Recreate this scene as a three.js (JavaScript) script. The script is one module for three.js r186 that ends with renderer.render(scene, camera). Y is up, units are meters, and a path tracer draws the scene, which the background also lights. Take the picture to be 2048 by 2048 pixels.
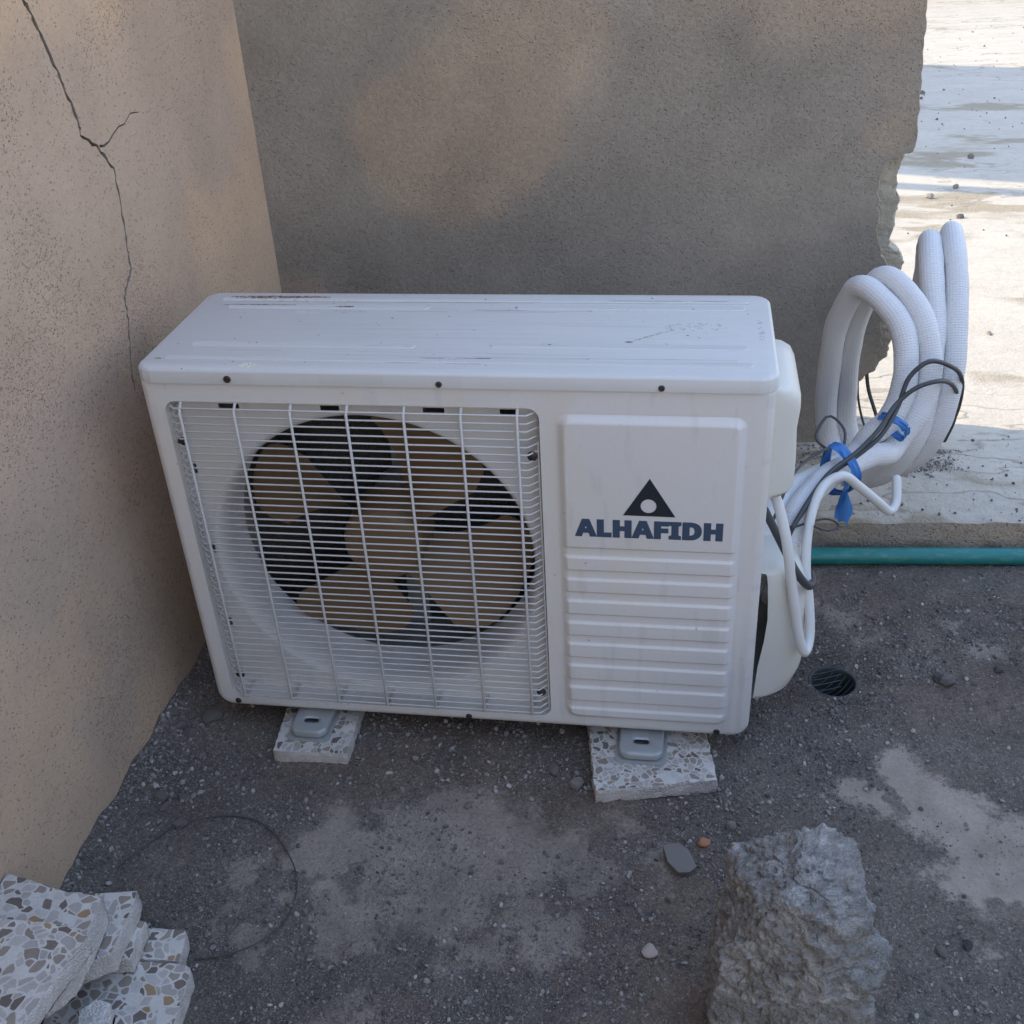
import * as THREE from 'three';
import { mergeGeometries, mergeVertices, toCreasedNormals } from 'three/addons/utils/BufferGeometryUtils.js';
import { RoundedBoxGeometry } from 'three/addons/geometries/RoundedBoxGeometry.js';
import { ConvexGeometry } from 'three/addons/geometries/ConvexGeometry.js';
import { FontLoader } from 'three/addons/loaders/FontLoader.js';
import { Brush, Evaluator, SUBTRACTION } from 'three-bvh-csg';
import { TextGeometry } from 'three/addons/geometries/TextGeometry.js';

// ------------------------------------------------------------------ camera, sky, sun, exposure
const scene = new THREE.Scene();
const camera = new THREE.PerspectiveCamera(49.82, 1, 0.02, 600);
camera.position.set(0.734, 1.247, 1.275);
camera.rotation.set(-0.555, 0.177, -0.059, 'YXZ');
scene.add(camera);

const renderer = new THREE.WebGLRenderer({ antialias: true });
renderer.setSize(1024, 1024);
renderer.toneMapping = THREE.LinearToneMapping;
renderer.toneMappingExposure = 2.8;
renderer.shadowMap.enabled = true;

const SUN_EL = THREE.MathUtils.degToRad(36), SUN_AZ = THREE.MathUtils.degToRad(14);
const sunDir = new THREE.Vector3(-Math.cos(SUN_EL) * Math.cos(SUN_AZ), Math.sin(SUN_EL), -Math.cos(SUN_EL) * Math.sin(SUN_AZ));
const sun = new THREE.DirectionalLight(new THREE.Color(1, 0.86, 0.64), 2.0);
sun.position.copy(sunDir).multiplyScalar(14);
sun.castShadow = true;
sun.shadow.mapSize.set(4096, 4096);
Object.assign(sun.shadow.camera, { left: -8, right: 8, top: 8, bottom: -8, near: 1, far: 40 });
sun.shadow.radius = 1;
scene.add(sun); scene.add(sun.target);

{ // clear sky: deep blue overhead, pale towards the horizon, a broad glow round the sun
  const w = 512, h = 256, d = new Float32Array(w * h * 4), v = new THREE.Vector3();
  for (let j = 0; j < h; j++) for (let i = 0; i < w; i++) {
    const lat = ((j + 0.5) / h - 0.5) * Math.PI, lon = ((i + 0.5) / w - 0.5) * Math.PI * 2;
    v.set(Math.cos(lat) * Math.cos(lon), Math.sin(lat), Math.cos(lat) * Math.sin(lon));
    const e = Math.max(0, v.y), f = Math.pow(1 - e, 2.6), c = Math.max(0, v.dot(sunDir)), g = 0.35 * Math.pow(c, 6);
    const k = 4 * (j * w + i);
    if (v.y < -0.02) { d[k] = 0.34; d[k + 1] = 0.31; d[k + 2] = 0.27; }
    else {
      d[k] = 0.235 + 0.78 * f + g; d[k + 1] = 0.365 + 0.58 * f + g * 0.95; d[k + 2] = 0.63 + 0.17 * f + g * 0.85;
    }
    d[k + 3] = 1;
  }
  const sky = new THREE.DataTexture(d, w, h, THREE.RGBAFormat, THREE.FloatType);
  sky.mapping = THREE.EquirectangularReflectionMapping; sky.magFilter = sky.minFilter = THREE.LinearFilter;
  sky.colorSpace = THREE.LinearSRGBColorSpace; sky.needsUpdate = true;
  scene.background = sky; scene.environment = sky;
}

// ------------------------------------------------------------------ helpers
function rng(seed) { let a = seed >>> 0; return () => { a = (a + 0x6D2B79F5) | 0; let t = Math.imul(a ^ (a >>> 15), 1 | a); t = (t + Math.imul(t ^ (t >>> 7), 61 | t)) ^ t; return ((t ^ (t >>> 14)) >>> 0) / 4294967296; }; }
const HT = new Float32Array(65536); { const r = rng(7); for (let i = 0; i < 65536; i++) HT[i] = r(); }
const hsh = (x, y) => HT[((Math.imul(x, 73856093) ^ Math.imul(y, 19349663)) >>> 3) & 65535];
function vn(x, y) { const xi = Math.floor(x), yi = Math.floor(y); let u = x - xi, v = y - yi; u = u * u * (3 - 2 * u); v = v * v * (3 - 2 * v);
  const a = hsh(xi, yi), b = hsh(xi + 1, yi), c = hsh(xi, yi + 1), e = hsh(xi + 1, yi + 1); return a + (b - a) * u + (c - a) * v + (a - b - c + e) * u * v; }
function fbm(x, y, o = 4) { let s = 0, a = 0.5, n = 0; for (let i = 0; i < o; i++) { s += a * vn(x + i * 17.3, y - i * 9.1); n += a; a *= 0.5; x *= 2.03; y *= 2.03; } return s / n; }
const h3 = (x, y, z) => HT[((Math.imul(x, 73856093) ^ Math.imul(y, 19349663) ^ Math.imul(z, 83492791)) >>> 3) & 65535];
function vn3(x, y, z) { const xi = Math.floor(x), yi = Math.floor(y), zi = Math.floor(z); let u = x - xi, v = y - yi, w = z - zi; u = u * u * (3 - 2 * u); v = v * v * (3 - 2 * v); w = w * w * (3 - 2 * w);
  const L = (a, b, t) => a + (b - a) * t; return L(L(L(h3(xi, yi, zi), h3(xi + 1, yi, zi), u), L(h3(xi, yi + 1, zi), h3(xi + 1, yi + 1, zi), u), v), L(L(h3(xi, yi, zi + 1), h3(xi + 1, yi, zi + 1), u), L(h3(xi, yi + 1, zi + 1), h3(xi + 1, yi + 1, zi + 1), u), v), w); }
function fbm3(x, y, z, o = 4) { let s = 0, a = 0.5, n = 0; for (let i = 0; i < o; i++) { s += a * vn3(x + i * 7.7, y, z - i * 3.1); n += a; a *= 0.5; x *= 2.03; y *= 2.03; z *= 2.03; } return s / n; }
const clamp = (x, a = 0, b = 1) => Math.min(b, Math.max(a, x)), sm = (a, b, x) => { const t = clamp((x - a) / (b - a)); return t * t * (3 - 2 * t); };
const mix = (a, b, t) => a + (b - a) * t;
const col = (r, g, b) => new THREE.Color().setRGB(r, g, b);
const toS = (x) => { x = clamp(x); return 255 * (x <= 0.0031308 ? 12.92 * x : 1.055 * Math.pow(x, 1 / 2.4) - 0.055); };
const ST = new Uint8Array(4097); for (let i = 0; i <= 4096; i++) ST[i] = Math.round(toS(i / 4096));

// a pair of textures (colour, height) of w x h pixels that cover sx x sy metres; fn fills rgb (linear) and height 0..1
function makeTex(w, h, sx, sy, fn, post, wrap = THREE.MirroredRepeatWrapping) {
  const C = new Float32Array(w * h * 3), B = new Float32Array(w * h), o = [0, 0, 0, 0];
  for (let j = 0; j < h; j++) for (let i = 0; i < w; i++) { fn((i + 0.5) / w * sx, (j + 0.5) / h * sy, o); const k = j * w + i; C[3 * k] = o[0]; C[3 * k + 1] = o[1]; C[3 * k + 2] = o[2]; B[k] = o[3]; }
  if (post) post(C, B, w, h);
  const c8 = new Uint8Array(w * h * 4), b8 = new Uint8Array(w * h * 4);
  for (let k = 0; k < w * h; k++) { for (let q = 0; q < 3; q++) c8[4 * k + q] = ST[Math.round(clamp(C[3 * k + q]) * 4096)]; c8[4 * k + 3] = 255; const b = clamp(B[k]) * 255; b8[4 * k] = b8[4 * k + 1] = b8[4 * k + 2] = b; b8[4 * k + 3] = 255; }
  const mk = (d, srgb) => { const t = new THREE.DataTexture(d, w, h, THREE.RGBAFormat); if (srgb) t.colorSpace = THREE.SRGBColorSpace; t.wrapS = t.wrapT = wrap; t.magFilter = THREE.LinearFilter; t.minFilter = THREE.LinearMipmapLinearFilter; t.generateMipmaps = true; t.repeat.set(1 / sx, 1 / sy); t.needsUpdate = true; return t; };
  return { map: mk(c8, true), bump: mk(b8, false) };
}
// dark pin holes in plaster: dens(x,y) 0..1 in metres
function pits(C, B, w, h, sx, sy, n, seed, dens, dark, rmin, rmax) {
  const r = rng(seed);
  for (let q = 0; q < n; q++) { const x = r() * w, y = r() * h, u = r(), rad = rmin + (rmax - rmin) * Math.pow(r(), 4), k2 = dark * (0.5 + 0.5 * r()); if (u > dens(x / w * sx, y / h * sy)) continue;
    const R = Math.ceil(rad + 1); for (let dy = -R; dy <= R; dy++) for (let dx = -R; dx <= R; dx++) { const px = Math.floor(x) + dx, py = Math.floor(y) + dy; if (px < 0 || py < 0 || px >= w || py >= h) continue;
      const d = Math.hypot(px + 0.5 - x, py + 0.5 - y), a = clamp(rad + 0.5 - d); if (a <= 0) continue; const k = py * w + px; for (let c = 0; c < 3; c++) C[3 * k + c] *= 1 - a * k2; B[k] -= a * 0.5; } }
}
const M = (o) => new THREE.MeshStandardMaterial(o);
const used = new Map();
function numbered(n) { const k = used.get(n) || 0; used.set(n, k + 1); return k ? n + '_' + String(k).padStart(3, '0') : n; }
function tag(o, label, category, group, kind) { o.userData = { label, category }; if (group) o.userData.group = group; if (kind) o.userData.kind = kind; return o; }
function thing(name, pos, label, category, group) { const g = new THREE.Group(); g.name = numbered(name); g.position.set(...pos); scene.add(g); return tag(g, label, category, group); }
const V = (a) => new THREE.Vector3(...a);
function rootOf(o) { while (o.parent && o.parent !== scene) o = o.parent; return o; }
// geometry is written in world metres; a part is shifted into its thing's frame
function part(name, geo, mat, parent, label) { const m = new THREE.Mesh(geo, mat); m.name = name; const r = rootOf(parent); geo.translate(-r.position.x, -r.position.y, -r.position.z); parent.add(m); if (label) m.userData.label = label; return m; }
function solo(name, geo, mat, pos, label, category, group) { const m = new THREE.Mesh(geo, mat); m.name = numbered(name); geo.translate(-pos[0], -pos[1], -pos[2]); m.position.set(...pos); scene.add(m); return tag(m, label, category, group); }
function struct(name, geo, mat, parent) { const m = new THREE.Mesh(geo, mat); m.name = parent ? name : numbered(name); (parent || scene).add(m); if (!parent) m.userData.kind = 'structure'; return m; }
function box(x0, x1, y0, y1, z0, z1, r = 0) { const g = r ? new RoundedBoxGeometry(x1 - x0, y1 - y0, z1 - z0, 3, r) : new THREE.BoxGeometry(x1 - x0, y1 - y0, z1 - z0); g.translate((x0 + x1) / 2, (y0 + y1) / 2, (z0 + z1) / 2); return g; }
function tube(pts, r, { seg = 0, rad = 10, smooth = true, scaleUV = true } = {}) {
  const P = pts.map(V); const c = smooth ? new THREE.CatmullRomCurve3(P, false, 'centripetal') : (() => { const p = new THREE.CurvePath(); for (let i = 0; i + 1 < P.length; i++) p.add(new THREE.LineCurve3(P[i], P[i + 1])); return p; })();
  const L = c.getLength(), g = new THREE.TubeGeometry(c, seg || Math.max(8, Math.ceil(L / 0.008)), r, rad);
  if (scaleUV) { const uv = g.attributes.uv; for (let i = 0; i < uv.count; i++) uv.setX(i, uv.getX(i) * L); }
  const caps = [0, 1].map((t) => { const s = new THREE.SphereGeometry(r * 0.995, rad, 6); const p = c.getPointAt(t); s.translate(p.x, p.y, p.z); return s; });
  return mergeGeometries([g, ...caps]);
}
// thin wire through corner points: a six-sided sweep with mitred corners
function wire(pts, r, n = 6) {
  const P = pts.map(V), pos = [], nor = [], idx = []; let up = new THREE.Vector3(0, 1, 0);
  for (let i = 0; i < P.length; i++) {
    const a = i ? P[i].clone().sub(P[i - 1]).normalize() : null, b = i + 1 < P.length ? P[i + 1].clone().sub(P[i]).normalize() : null;
    const t = (a && b ? a.clone().add(b) : (a || b).clone()).normalize(); if (Math.abs(t.dot(up)) > 0.95) up = new THREE.Vector3(1, 0, 0.01);
    const s = new THREE.Vector3().crossVectors(t, up).normalize(), q = new THREE.Vector3().crossVectors(s, t); up = q.clone();
    for (let k = 0; k <= n; k++) { const f = k / n * Math.PI * 2, d = s.clone().multiplyScalar(Math.cos(f)).addScaledVector(q, Math.sin(f)); nor.push(d.x, d.y, d.z); pos.push(P[i].x + d.x * r, P[i].y + d.y * r, P[i].z + d.z * r); }
  }
  for (let i = 0; i + 1 < P.length; i++) for (let k = 0; k < n; k++) { const A = i * (n + 1) + k, Bq = A + n + 1; idx.push(A, Bq, A + 1, A + 1, Bq, Bq + 1); }
  const g = new THREE.BufferGeometry(); g.setAttribute('position', new THREE.Float32BufferAttribute(pos, 3)); g.setAttribute('normal', new THREE.Float32BufferAttribute(nor, 3)); g.setAttribute('uv', new THREE.Float32BufferAttribute(new Array(pos.length / 3 * 2).fill(0), 2)); g.setIndex(idx); return g;
}
function gridMesh(nu, nv, f) { // f(i,j) -> [x,y,z,u,v]
  const p = [], uv = [], ix = [];
  for (let j = 0; j <= nv; j++) for (let i = 0; i <= nu; i++) { const a = f(i, j); p.push(a[0], a[1], a[2]); uv.push(a[3], a[4]); }
  for (let j = 0; j < nv; j++) for (let i = 0; i < nu; i++) { const a = j * (nu + 1) + i, b = a + nu + 1; ix.push(a, b, a + 1, a + 1, b, b + 1); }
  const g = new THREE.BufferGeometry(); g.setAttribute('position', new THREE.Float32BufferAttribute(p, 3)); g.setAttribute('uv', new THREE.Float32BufferAttribute(uv, 2)); g.setIndex(ix); g.computeVertexNormals(); return g;
}
function shape(pts) { const s = new THREE.Shape(); pts.forEach((p, i) => (i ? s.lineTo(p[0], p[1]) : s.moveTo(p[0], p[1]))); s.closePath(); return s; }
function rrect(x0, x1, y0, y1, r, P = THREE.Shape) { const s = new P(); s.moveTo(x0 + r, y0); s.lineTo(x1 - r, y0); s.absarc(x1 - r, y0 + r, r, -Math.PI / 2, 0); s.lineTo(x1, y1 - r); s.absarc(x1 - r, y1 - r, r, 0, Math.PI / 2); s.lineTo(x0 + r, y1); s.absarc(x0 + r, y1 - r, r, Math.PI / 2, Math.PI); s.lineTo(x0, y0 + r); s.absarc(x0 + r, y0 + r, r, Math.PI, Math.PI * 1.5); return s; }

// ------------------------------------------------------------------ materials of the setting
const LW = 1.5; // left wall texture, metres
const leftTex = makeTex(2048, 2048, LW, LW, (x, y, o) => {
  const a = fbm(x * 3.1 + 2, y * 3.1, 4), b = fbm(x * 9 + 40, y * 9, 3), f = vn(x * 900, y * 900), g = fbm(x * 160, y * 160, 2);
  const t = sm(0.42, 0.62, a), k = 0.86 + 0.2 * b + 0.10 * (f - 0.5) + 0.10 * (g - 0.5);
  o[0] = mix(0.59, 0.49, t) * k; o[1] = mix(0.425, 0.37, t) * k; o[2] = mix(0.288, 0.275, t) * k; o[3] = 0.62 + 0.2 * (g - 0.5) + 0.13 * (f - 0.5) + 0.25 * (b - 0.5) + 0.2 * (fbm(x * 5 + 3, y * 22, 3) - 0.5);
}, (C, B, w, h) => pits(C, B, w, h, LW, LW, 420000, 11, (x, y) => 0.13 + 0.5 * sm(0.44, 0.64, fbm(x * 4.2 + 9, y * 4.2 + 3, 3)), 0.5, 0.5, 1.7));
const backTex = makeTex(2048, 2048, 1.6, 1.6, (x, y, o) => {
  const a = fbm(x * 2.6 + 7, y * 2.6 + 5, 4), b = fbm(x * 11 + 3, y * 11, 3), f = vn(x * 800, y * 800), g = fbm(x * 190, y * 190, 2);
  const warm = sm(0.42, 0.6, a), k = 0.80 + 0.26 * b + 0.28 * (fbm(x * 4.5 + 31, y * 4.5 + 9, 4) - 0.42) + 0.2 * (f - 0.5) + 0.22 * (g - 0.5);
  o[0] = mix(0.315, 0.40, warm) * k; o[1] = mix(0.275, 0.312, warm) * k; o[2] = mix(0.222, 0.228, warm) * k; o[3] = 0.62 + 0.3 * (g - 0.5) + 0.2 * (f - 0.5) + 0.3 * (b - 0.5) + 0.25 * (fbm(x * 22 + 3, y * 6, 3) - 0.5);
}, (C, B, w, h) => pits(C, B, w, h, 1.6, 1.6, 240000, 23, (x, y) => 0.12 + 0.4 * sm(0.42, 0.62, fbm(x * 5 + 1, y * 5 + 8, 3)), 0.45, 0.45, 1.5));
const matLeft = M({ map: leftTex.map, bumpMap: leftTex.bump, bumpScale: 0.0022, roughness: 0.95 });
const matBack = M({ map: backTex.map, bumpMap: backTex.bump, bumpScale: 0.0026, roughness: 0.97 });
const matCore = M({ color: col(0.33, 0.325, 0.30), roughness: 1, map: backTex.map, bumpMap: backTex.bump, bumpScale: 0.004 });
matCore.color.setRGB(1.25, 1.28, 1.25);
const slabTex = makeTex(2048, 2048, 4, 4, (x, y, o) => {
  const a = fbm(x * 1.7 + 11, y * 3.2, 5), b = fbm(x * 6, y * 14 + 30, 4), f = vn(x * 420, y * 420), g = fbm(x * 60, y * 90, 3);
  const dirt = sm(0.52, 0.64, a) * sm(0.42, 0.62, b), crk = sm(0.035, 0.0, Math.abs(fbm(x * 5 + 60, y * 13 + 9, 4) - 0.5)) * sm(0.42, 0.55, fbm(x * 2 + 4, y * 2, 3));
  const k = 0.93 + 0.1 * (f - 0.5) + 0.16 * (g - 0.5) + 0.16 * (b - 0.5);
  o[0] = mix(mix(0.53, 0.35, dirt), 0.30, crk * 0.6) * k; o[1] = mix(mix(0.47, 0.29, dirt), 0.25, crk * 0.6) * k; o[2] = mix(mix(0.385, 0.205, dirt), 0.19, crk * 0.6) * k; o[3] = 0.7 + 0.3 * (g - 0.5) + 0.2 * (f - 0.5) - 0.4 * crk + 0.2 * dirt * f;
});
const matSlab = M({ map: slabTex.map, bumpMap: slabTex.bump, bumpScale: 0.006, roughness: 0.95 });

// ------------------------------------------------------------------ ground with dust patches
const PATCH = [
  [[0.187,0.195],[0.239,0.147],[0.332,0.122],[0.408,0.087],[0.509,0.099],[0.559,0.177],[0.671,0.125],[0.742,0.178],[0.728,0.227],[0.656,0.243],[0.624,0.3],[0.664,0.362],[0.6,0.408],[0.534,0.376],[0.501,0.427],[0.442,0.41],[0.402,0.358],[0.347,0.372],[0.318,0.424],[0.26,0.422],[0.229,0.457],[0.171,0.416],[0.079,0.393],[0.11,0.337],[0.112,0.281],[0.153,0.238]],
  [[0.966,0.054],[0.985,0.02],[1.052,-0.02],[1.082,-0.069],[1.101,-0.036],[1.145,0.026],[1.219,0.061],[1.278,0.085],[1.5,0.15],[1.45,0.33],[1.241,0.259],[1.163,0.259],[1.108,0.231],[1.088,0.189],[1.116,0.149],[1.065,0.106],[1.009,0.081]],
  [[0.981,-0.422],[1.046,-0.411],[1.113,-0.354],[1.118,-0.324],[1.042,-0.288],[1.002,-0.345]],
  [[1.21,-0.393],[1.265,-0.351],[1.327,-0.312],[1.291,-0.267],[1.244,-0.291],[1.211,-0.347]],
  [[1.129,0.295],[1.165,0.307],[1.152,0.339],[1.129,0.326]],
  [[0.3,0.501],[0.369,0.456],[0.418,0.489],[0.389,0.533],[0.299,0.543]],
];
const PSTR = [0.62, 1, 0.55, 0.75, 0.8, 0.5];
const PBB = PATCH.map((p) => { const xs = p.map((a) => a[0]), zs = p.map((a) => a[1]); return [Math.min(...xs) - 0.06, Math.max(...xs) + 0.06, Math.min(...zs) - 0.06, Math.max(...zs) + 0.06]; });
function sd(p, x, z) { let d = 1e9, s = -1; for (let i = 0, j = p.length - 1; i < p.length; j = i++) { const ex = p[j][0] - p[i][0], ez = p[j][1] - p[i][1], wx = x - p[i][0], wz = z - p[i][1], t = clamp((wx * ex + wz * ez) / (ex * ex + ez * ez)), dx = wx - ex * t, dz = wz - ez * t; d = Math.min(d, dx * dx + dz * dz); if ((p[i][1] > z) !== (p[j][1] > z) && x < (p[j][0] - p[i][0]) * (z - p[i][1]) / (p[j][1] - p[i][1]) + p[i][0]) s = -s; } return -s * -1 * Math.sqrt(d) * -1; }
function patchMask(x, z) { // 1 where smooth pale dust covers the grit
  let m = 0; const wob = (fbm(x * 26 + 5, z * 26, 4) - 0.5) * 0.075 + (vn(x * 160, z * 160) - 0.5) * 0.016;
  for (let i = 0; i < PATCH.length; i++) { const b = PBB[i]; if (x < b[0] || x > b[1] || z < b[2] || z > b[3]) continue; const d = sd(PATCH[i], x, z) * -1; m = Math.max(m, PSTR[i] * sm(-0.014, 0.026, d + wob + (vn(x * 420, z * 420) - 0.5) * 0.02)); }
  const holes = sm(0.60, 0.68, fbm(x * 17 + 80, z * 17 + 3, 4)) * 0.8;
  return m * (1 - holes);
}
const GX0 = -0.13, GX1 = 1.87, GZ0 = -0.66, GZ1 = 0.94;
const groundTex = makeTex(2048, 1638, 2.0, 1.6, (u, v, o) => {
  const x = GX0 + u, z = GZ0 + v, m = patchMask(x, z), f = vn(x * 900, z * 900), g = fbm(x * 240, z * 240, 2), b = fbm(x * 7 + 3, z * 7 + 1, 4), c = fbm(x * 30 + 9, z * 30, 3);
  const grit = sm(0.70, 0.85, vn(x * 520 + 31, z * 520)) * (1 - m);
  const k = (0.80 + 0.5 * (b - 0.5) + 0.35 * (c - 0.5)) * (1 + (0.7 - 0.4 * m) * (f - 0.5) + (0.5 - 0.3 * m) * (g - 0.5));
  const br = sm(0.5, 0.66, fbm(x * 3.3 + 70, z * 3.3, 3));
  o[0] = (mix(mix(0.148, 0.168, br), 0.37, m) + grit * 0.09) * k; o[1] = (mix(mix(0.122, 0.126, br), 0.31, m) + grit * 0.09) * k; o[2] = (mix(mix(0.099, 0.097, br), 0.25, m) + grit * 0.085) * k;
  o[3] = 0.5 + (0.5 * (f - 0.5) + 0.6 * (g - 0.5)) * (1 - 0.75 * m) + 0.2 * m * (c - 0.5);
}, (C, B, w, h) => pits(C, B, w, h, 2, 1.6, 5000, 5, () => 0.5, 0.6, 0.6, 2.6));
const matGround = M({ map: groundTex.map, bumpMap: groundTex.bump, bumpScale: 0.003, roughness: 1 });
const HOLE = [1.0, -0.205, 0.037];
function groundY(x, z) {
  const m = patchMask(x, z), n = (fbm(x * 22, z * 22, 4) - 0.5) * 0.008 + (fbm(x * 5 + 3, z * 5, 3) - 0.5) * 0.012;
  return n * (1 - 0.6 * m) + 0.002 + (0.012 + 0.03 * fbm(z * 16 + 2, 5, 3)) * sm(0.07, 0, x + 0.102 + 0.03 * (fbm(z * 12, 3, 2) - 0.5)) ;
}
{
  const nu = 400, nv = 320;
  const g = gridMesh(nu, nv, (i, j) => { const x = GX0 + 2.0 * i / nu, z = GZ0 + 1.6 * j / nv; let y = groundY(x, z), X = x, Z2 = z; const d = Math.hypot(x - HOLE[0], z - HOLE[1]); if (d < 0.12) y = mix(y, 0, sm(0.12, 0.045, d)); if (Math.abs(d - 0.0385) < 0.0036) { X = HOLE[0] + (x - HOLE[0]) / d * 0.0385; Z2 = HOLE[1] + (z - HOLE[1]) / d * 0.0385; } return [X, y, Z2, X - GX0, Z2 - GZ0]; });
  { const ix = g.index.array, p = g.attributes.position, keep = []; for (let i = 0; i < ix.length; i += 3) { let x = 0, z = 0; for (let k = 0; k < 3; k++) { x += p.getX(ix[i + k]) / 3; z += p.getZ(ix[i + k]) / 3; } if (Math.hypot(x - HOLE[0], z - HOLE[1]) > 0.0385) keep.push(ix[i], ix[i + 1], ix[i + 2]); } g.setIndex(keep); g.computeVertexNormals(); }
  struct('ground', g, matGround);
  const s = new THREE.Shape(); s.moveTo(-150, -150); s.lineTo(150, -150); s.lineTo(150, 150); s.lineTo(-150, 150); s.closePath();
  const hp = new THREE.Path(); hp.moveTo(GX0 + 0.01, -GZ0 - 0.01); hp.lineTo(GX1 - 0.01, -GZ0 - 0.01); hp.lineTo(GX1 - 0.01, -GZ1 + 0.01); hp.lineTo(GX0 + 0.01, -GZ1 + 0.01); hp.closePath(); s.holes.push(hp);
  const og = new THREE.ShapeGeometry(s); og.rotateX(-Math.PI / 2); og.translate(0, -0.006, 0);
  struct('surrounding_ground', og, M({ color: col(0.44, 0.37, 0.29), roughness: 1 }));
}

// ------------------------------------------------------------------ raised concrete slab behind
const edgeZ = (x) => -0.587 - 0.066 * (x - 0.987);
{
  const nx = 300, pf = [], pt = []; for (let q = 0; q <= 14; q++) pf.push(['f', q / 14]); for (let q = 0; q <= 60; q++) pt.push(['t', q / 60]);
  const mk = (prof) => gridMesh(nx, prof.length - 1, (i, j) => {
    const x = -0.12 + 2.6 * i / nx, e = edgeZ(x) + 0.012 * (fbm(x * 9, 2, 3) - 0.5) , p = prof[j], n = (a, b) => fbm(a * 30, b * 30 + 11, 4) - 0.5; let y, z, vv;
    if (p[0] === 'f') { y = -0.02 + 0.087 * p[1]; z = e - 0.008 * p[1] * p[1] + 0.014 * n(x, y) * (1 - p[1] * p[1]); vv = y; if (p[1] === 1) { z = e - 0.008; y = 0.071 + 0.006 * n(x, z) - 0.004; } }
    else { const t = p[1] * p[1] * 0.9 + p[1] * 0.1; z = e - 0.008 - 1.25 * t; y = 0.071 + (t < 0.02 ? 0.006 * n(x, z) - 0.004 * (1 - t / 0.02) : 0.0045 * n(x, z)) - 0.006 * sm(0.8, 1, t); vv = 0.1 - z; }
    return [x, y, z, x + 1.3, vv + 0.9];
  });
  struct('roof_slab', mk(pt), matSlab);
  const eg = mk(pf); struct('slab_edge', eg, M({ map: backTex.map, bumpMap: backTex.bump, bumpScale: 0.006, roughness: 1 }));
  const far = box(-9, 14, -0.05, 0.0655, -16, -0.68); const uv = far.attributes.uv, ps = far.attributes.position; for (let i = 0; i < uv.count; i++) uv.setXY(i, ps.getX(i) + 1.3, 1.0 - ps.getZ(i));
  struct('roof_slab_beyond', far, matSlab);
}

// ------------------------------------------------------------------ walls
{ // left wall: a rendered wall with a plaster coat that has cracked right through
  const t = thing('cracked_wall', [-0.22, 0, 0.8], 'beige plastered wall on the left with a long dark crack', 'wall');
  const cr = [[-0.128,1.12],[-0.134,1.094],[-0.145,1.071],[-0.164,1.024],[-0.177,0.982],[-0.193,0.937],[-0.19,0.916],[-0.229,0.889],[-0.258,0.851],[-0.253,0.794],[-0.243,0.741],[-0.24,0.708],[-0.223,0.694],[-0.2,0.677],[-0.196,0.645],[-0.184,0.61],[-0.169,0.578],[-0.166,0.555],[-0.162,0.535]];
  const r = rng(3), L = [], R = [];
  const dense = []; for (let i = 0; i + 1 < cr.length; i++) for (let k = 0; k < 6; k++) { const u = k / 6; dense.push([mix(cr[i][0], cr[i + 1][0], u), mix(cr[i][1], cr[i + 1][1], u)]); }
  dense.forEach((p, i) => { const f = i / dense.length, w = (0.0056 - 0.0022 * f) * (0.5 + 0.8 * r()), jx = (r() - 0.5) * 0.0042, jy = (r() - 0.5) * 0.003, q = dense[Math.min(i + 1, dense.length - 1)], q0 = dense[Math.max(0, i - 1)], dx = q[0] - q0[0], dy = q[1] - q0[1], l = Math.hypot(dx, dy); const nx = -dy / l, ny = dx / l; L.push([p[0] + jx + nx * w * 0.6, p[1] + jy + ny * w * 0.6]); R.push([p[0] + jx - nx * w * 0.6, p[1] + jy - ny * w * 0.6]); });
  const sh = shape([[-0.84, -0.05], [3.6, -0.05], [3.6, 2.75], [-0.84, 2.75]]); // drawn in (z, y)
  const hole = (a, b) => { const p = new THREE.Path(); [...a, ...b.slice().reverse()].forEach((q, i) => (i ? p.lineTo(q[0], q[1]) : p.moveTo(q[0], q[1]))); p.closePath(); sh.holes.push(p); };
  hole(L, R);
  const br = [[-0.2335,0.8895],[-0.245,0.886],[-0.262,0.889],[-0.28,0.897],[-0.3,0.9005],[-0.32,0.902],[-0.345,0.911],[-0.372,0.907]], l2 = [], r2 = [];
  br.forEach((p, i) => { const w = 0.0017 * (1 - i / 9) + 0.0003, jy = (r() - 0.5) * 0.003; l2.push([p[0], p[1] + w + jy]); r2.push([p[0], p[1] - w + jy]); }); hole(l2, r2);
  const g = new THREE.ExtrudeGeometry(sh, { depth: 0.045, bevelEnabled: false, curveSegments: 4 }); // (z,y) -> world: x = -depth
  const turn = (q) => { q.applyMatrix4(new THREE.Matrix4().set(0, 0, 1, 0, 0, 1, 0, 0, 1, 0, 0, 0, 0, 0, 0, 1)); const ix = q.index; const p = q.attributes; if (!ix) for (const k of Object.keys(p)) { const a = p[k], n = a.itemSize; for (let i = 0; i < a.count; i += 3) for (let c = 0; c < n; c++) { const s = a.array[(i + 1) * n + c]; a.array[(i + 1) * n + c] = a.array[(i + 2) * n + c]; a.array[(i + 2) * n + c] = s; } } q.computeVertexNormals(); return q; };
  turn(g); g.translate(-0.147, 0, 0); { const uv = g.attributes.uv; for (let i = 0; i < uv.count; i++) uv.setXY(i, uv.getX(i) + 0.9, uv.getY(i) + 0.05); }
  part('plaster_coat', g, [matLeft, M({ color: col(0.30, 0.26, 0.22), roughness: 1 })], t);
  part('masonry', box(-0.36, -0.150, -0.05, 2.74, -0.835, 3.59), M({ color: col(0.24, 0.21, 0.18), roughness: 1 }), t);
}
const BW = new THREE.Matrix4(); // back wall frame: u along the wall, y up, +w out of its face
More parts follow.
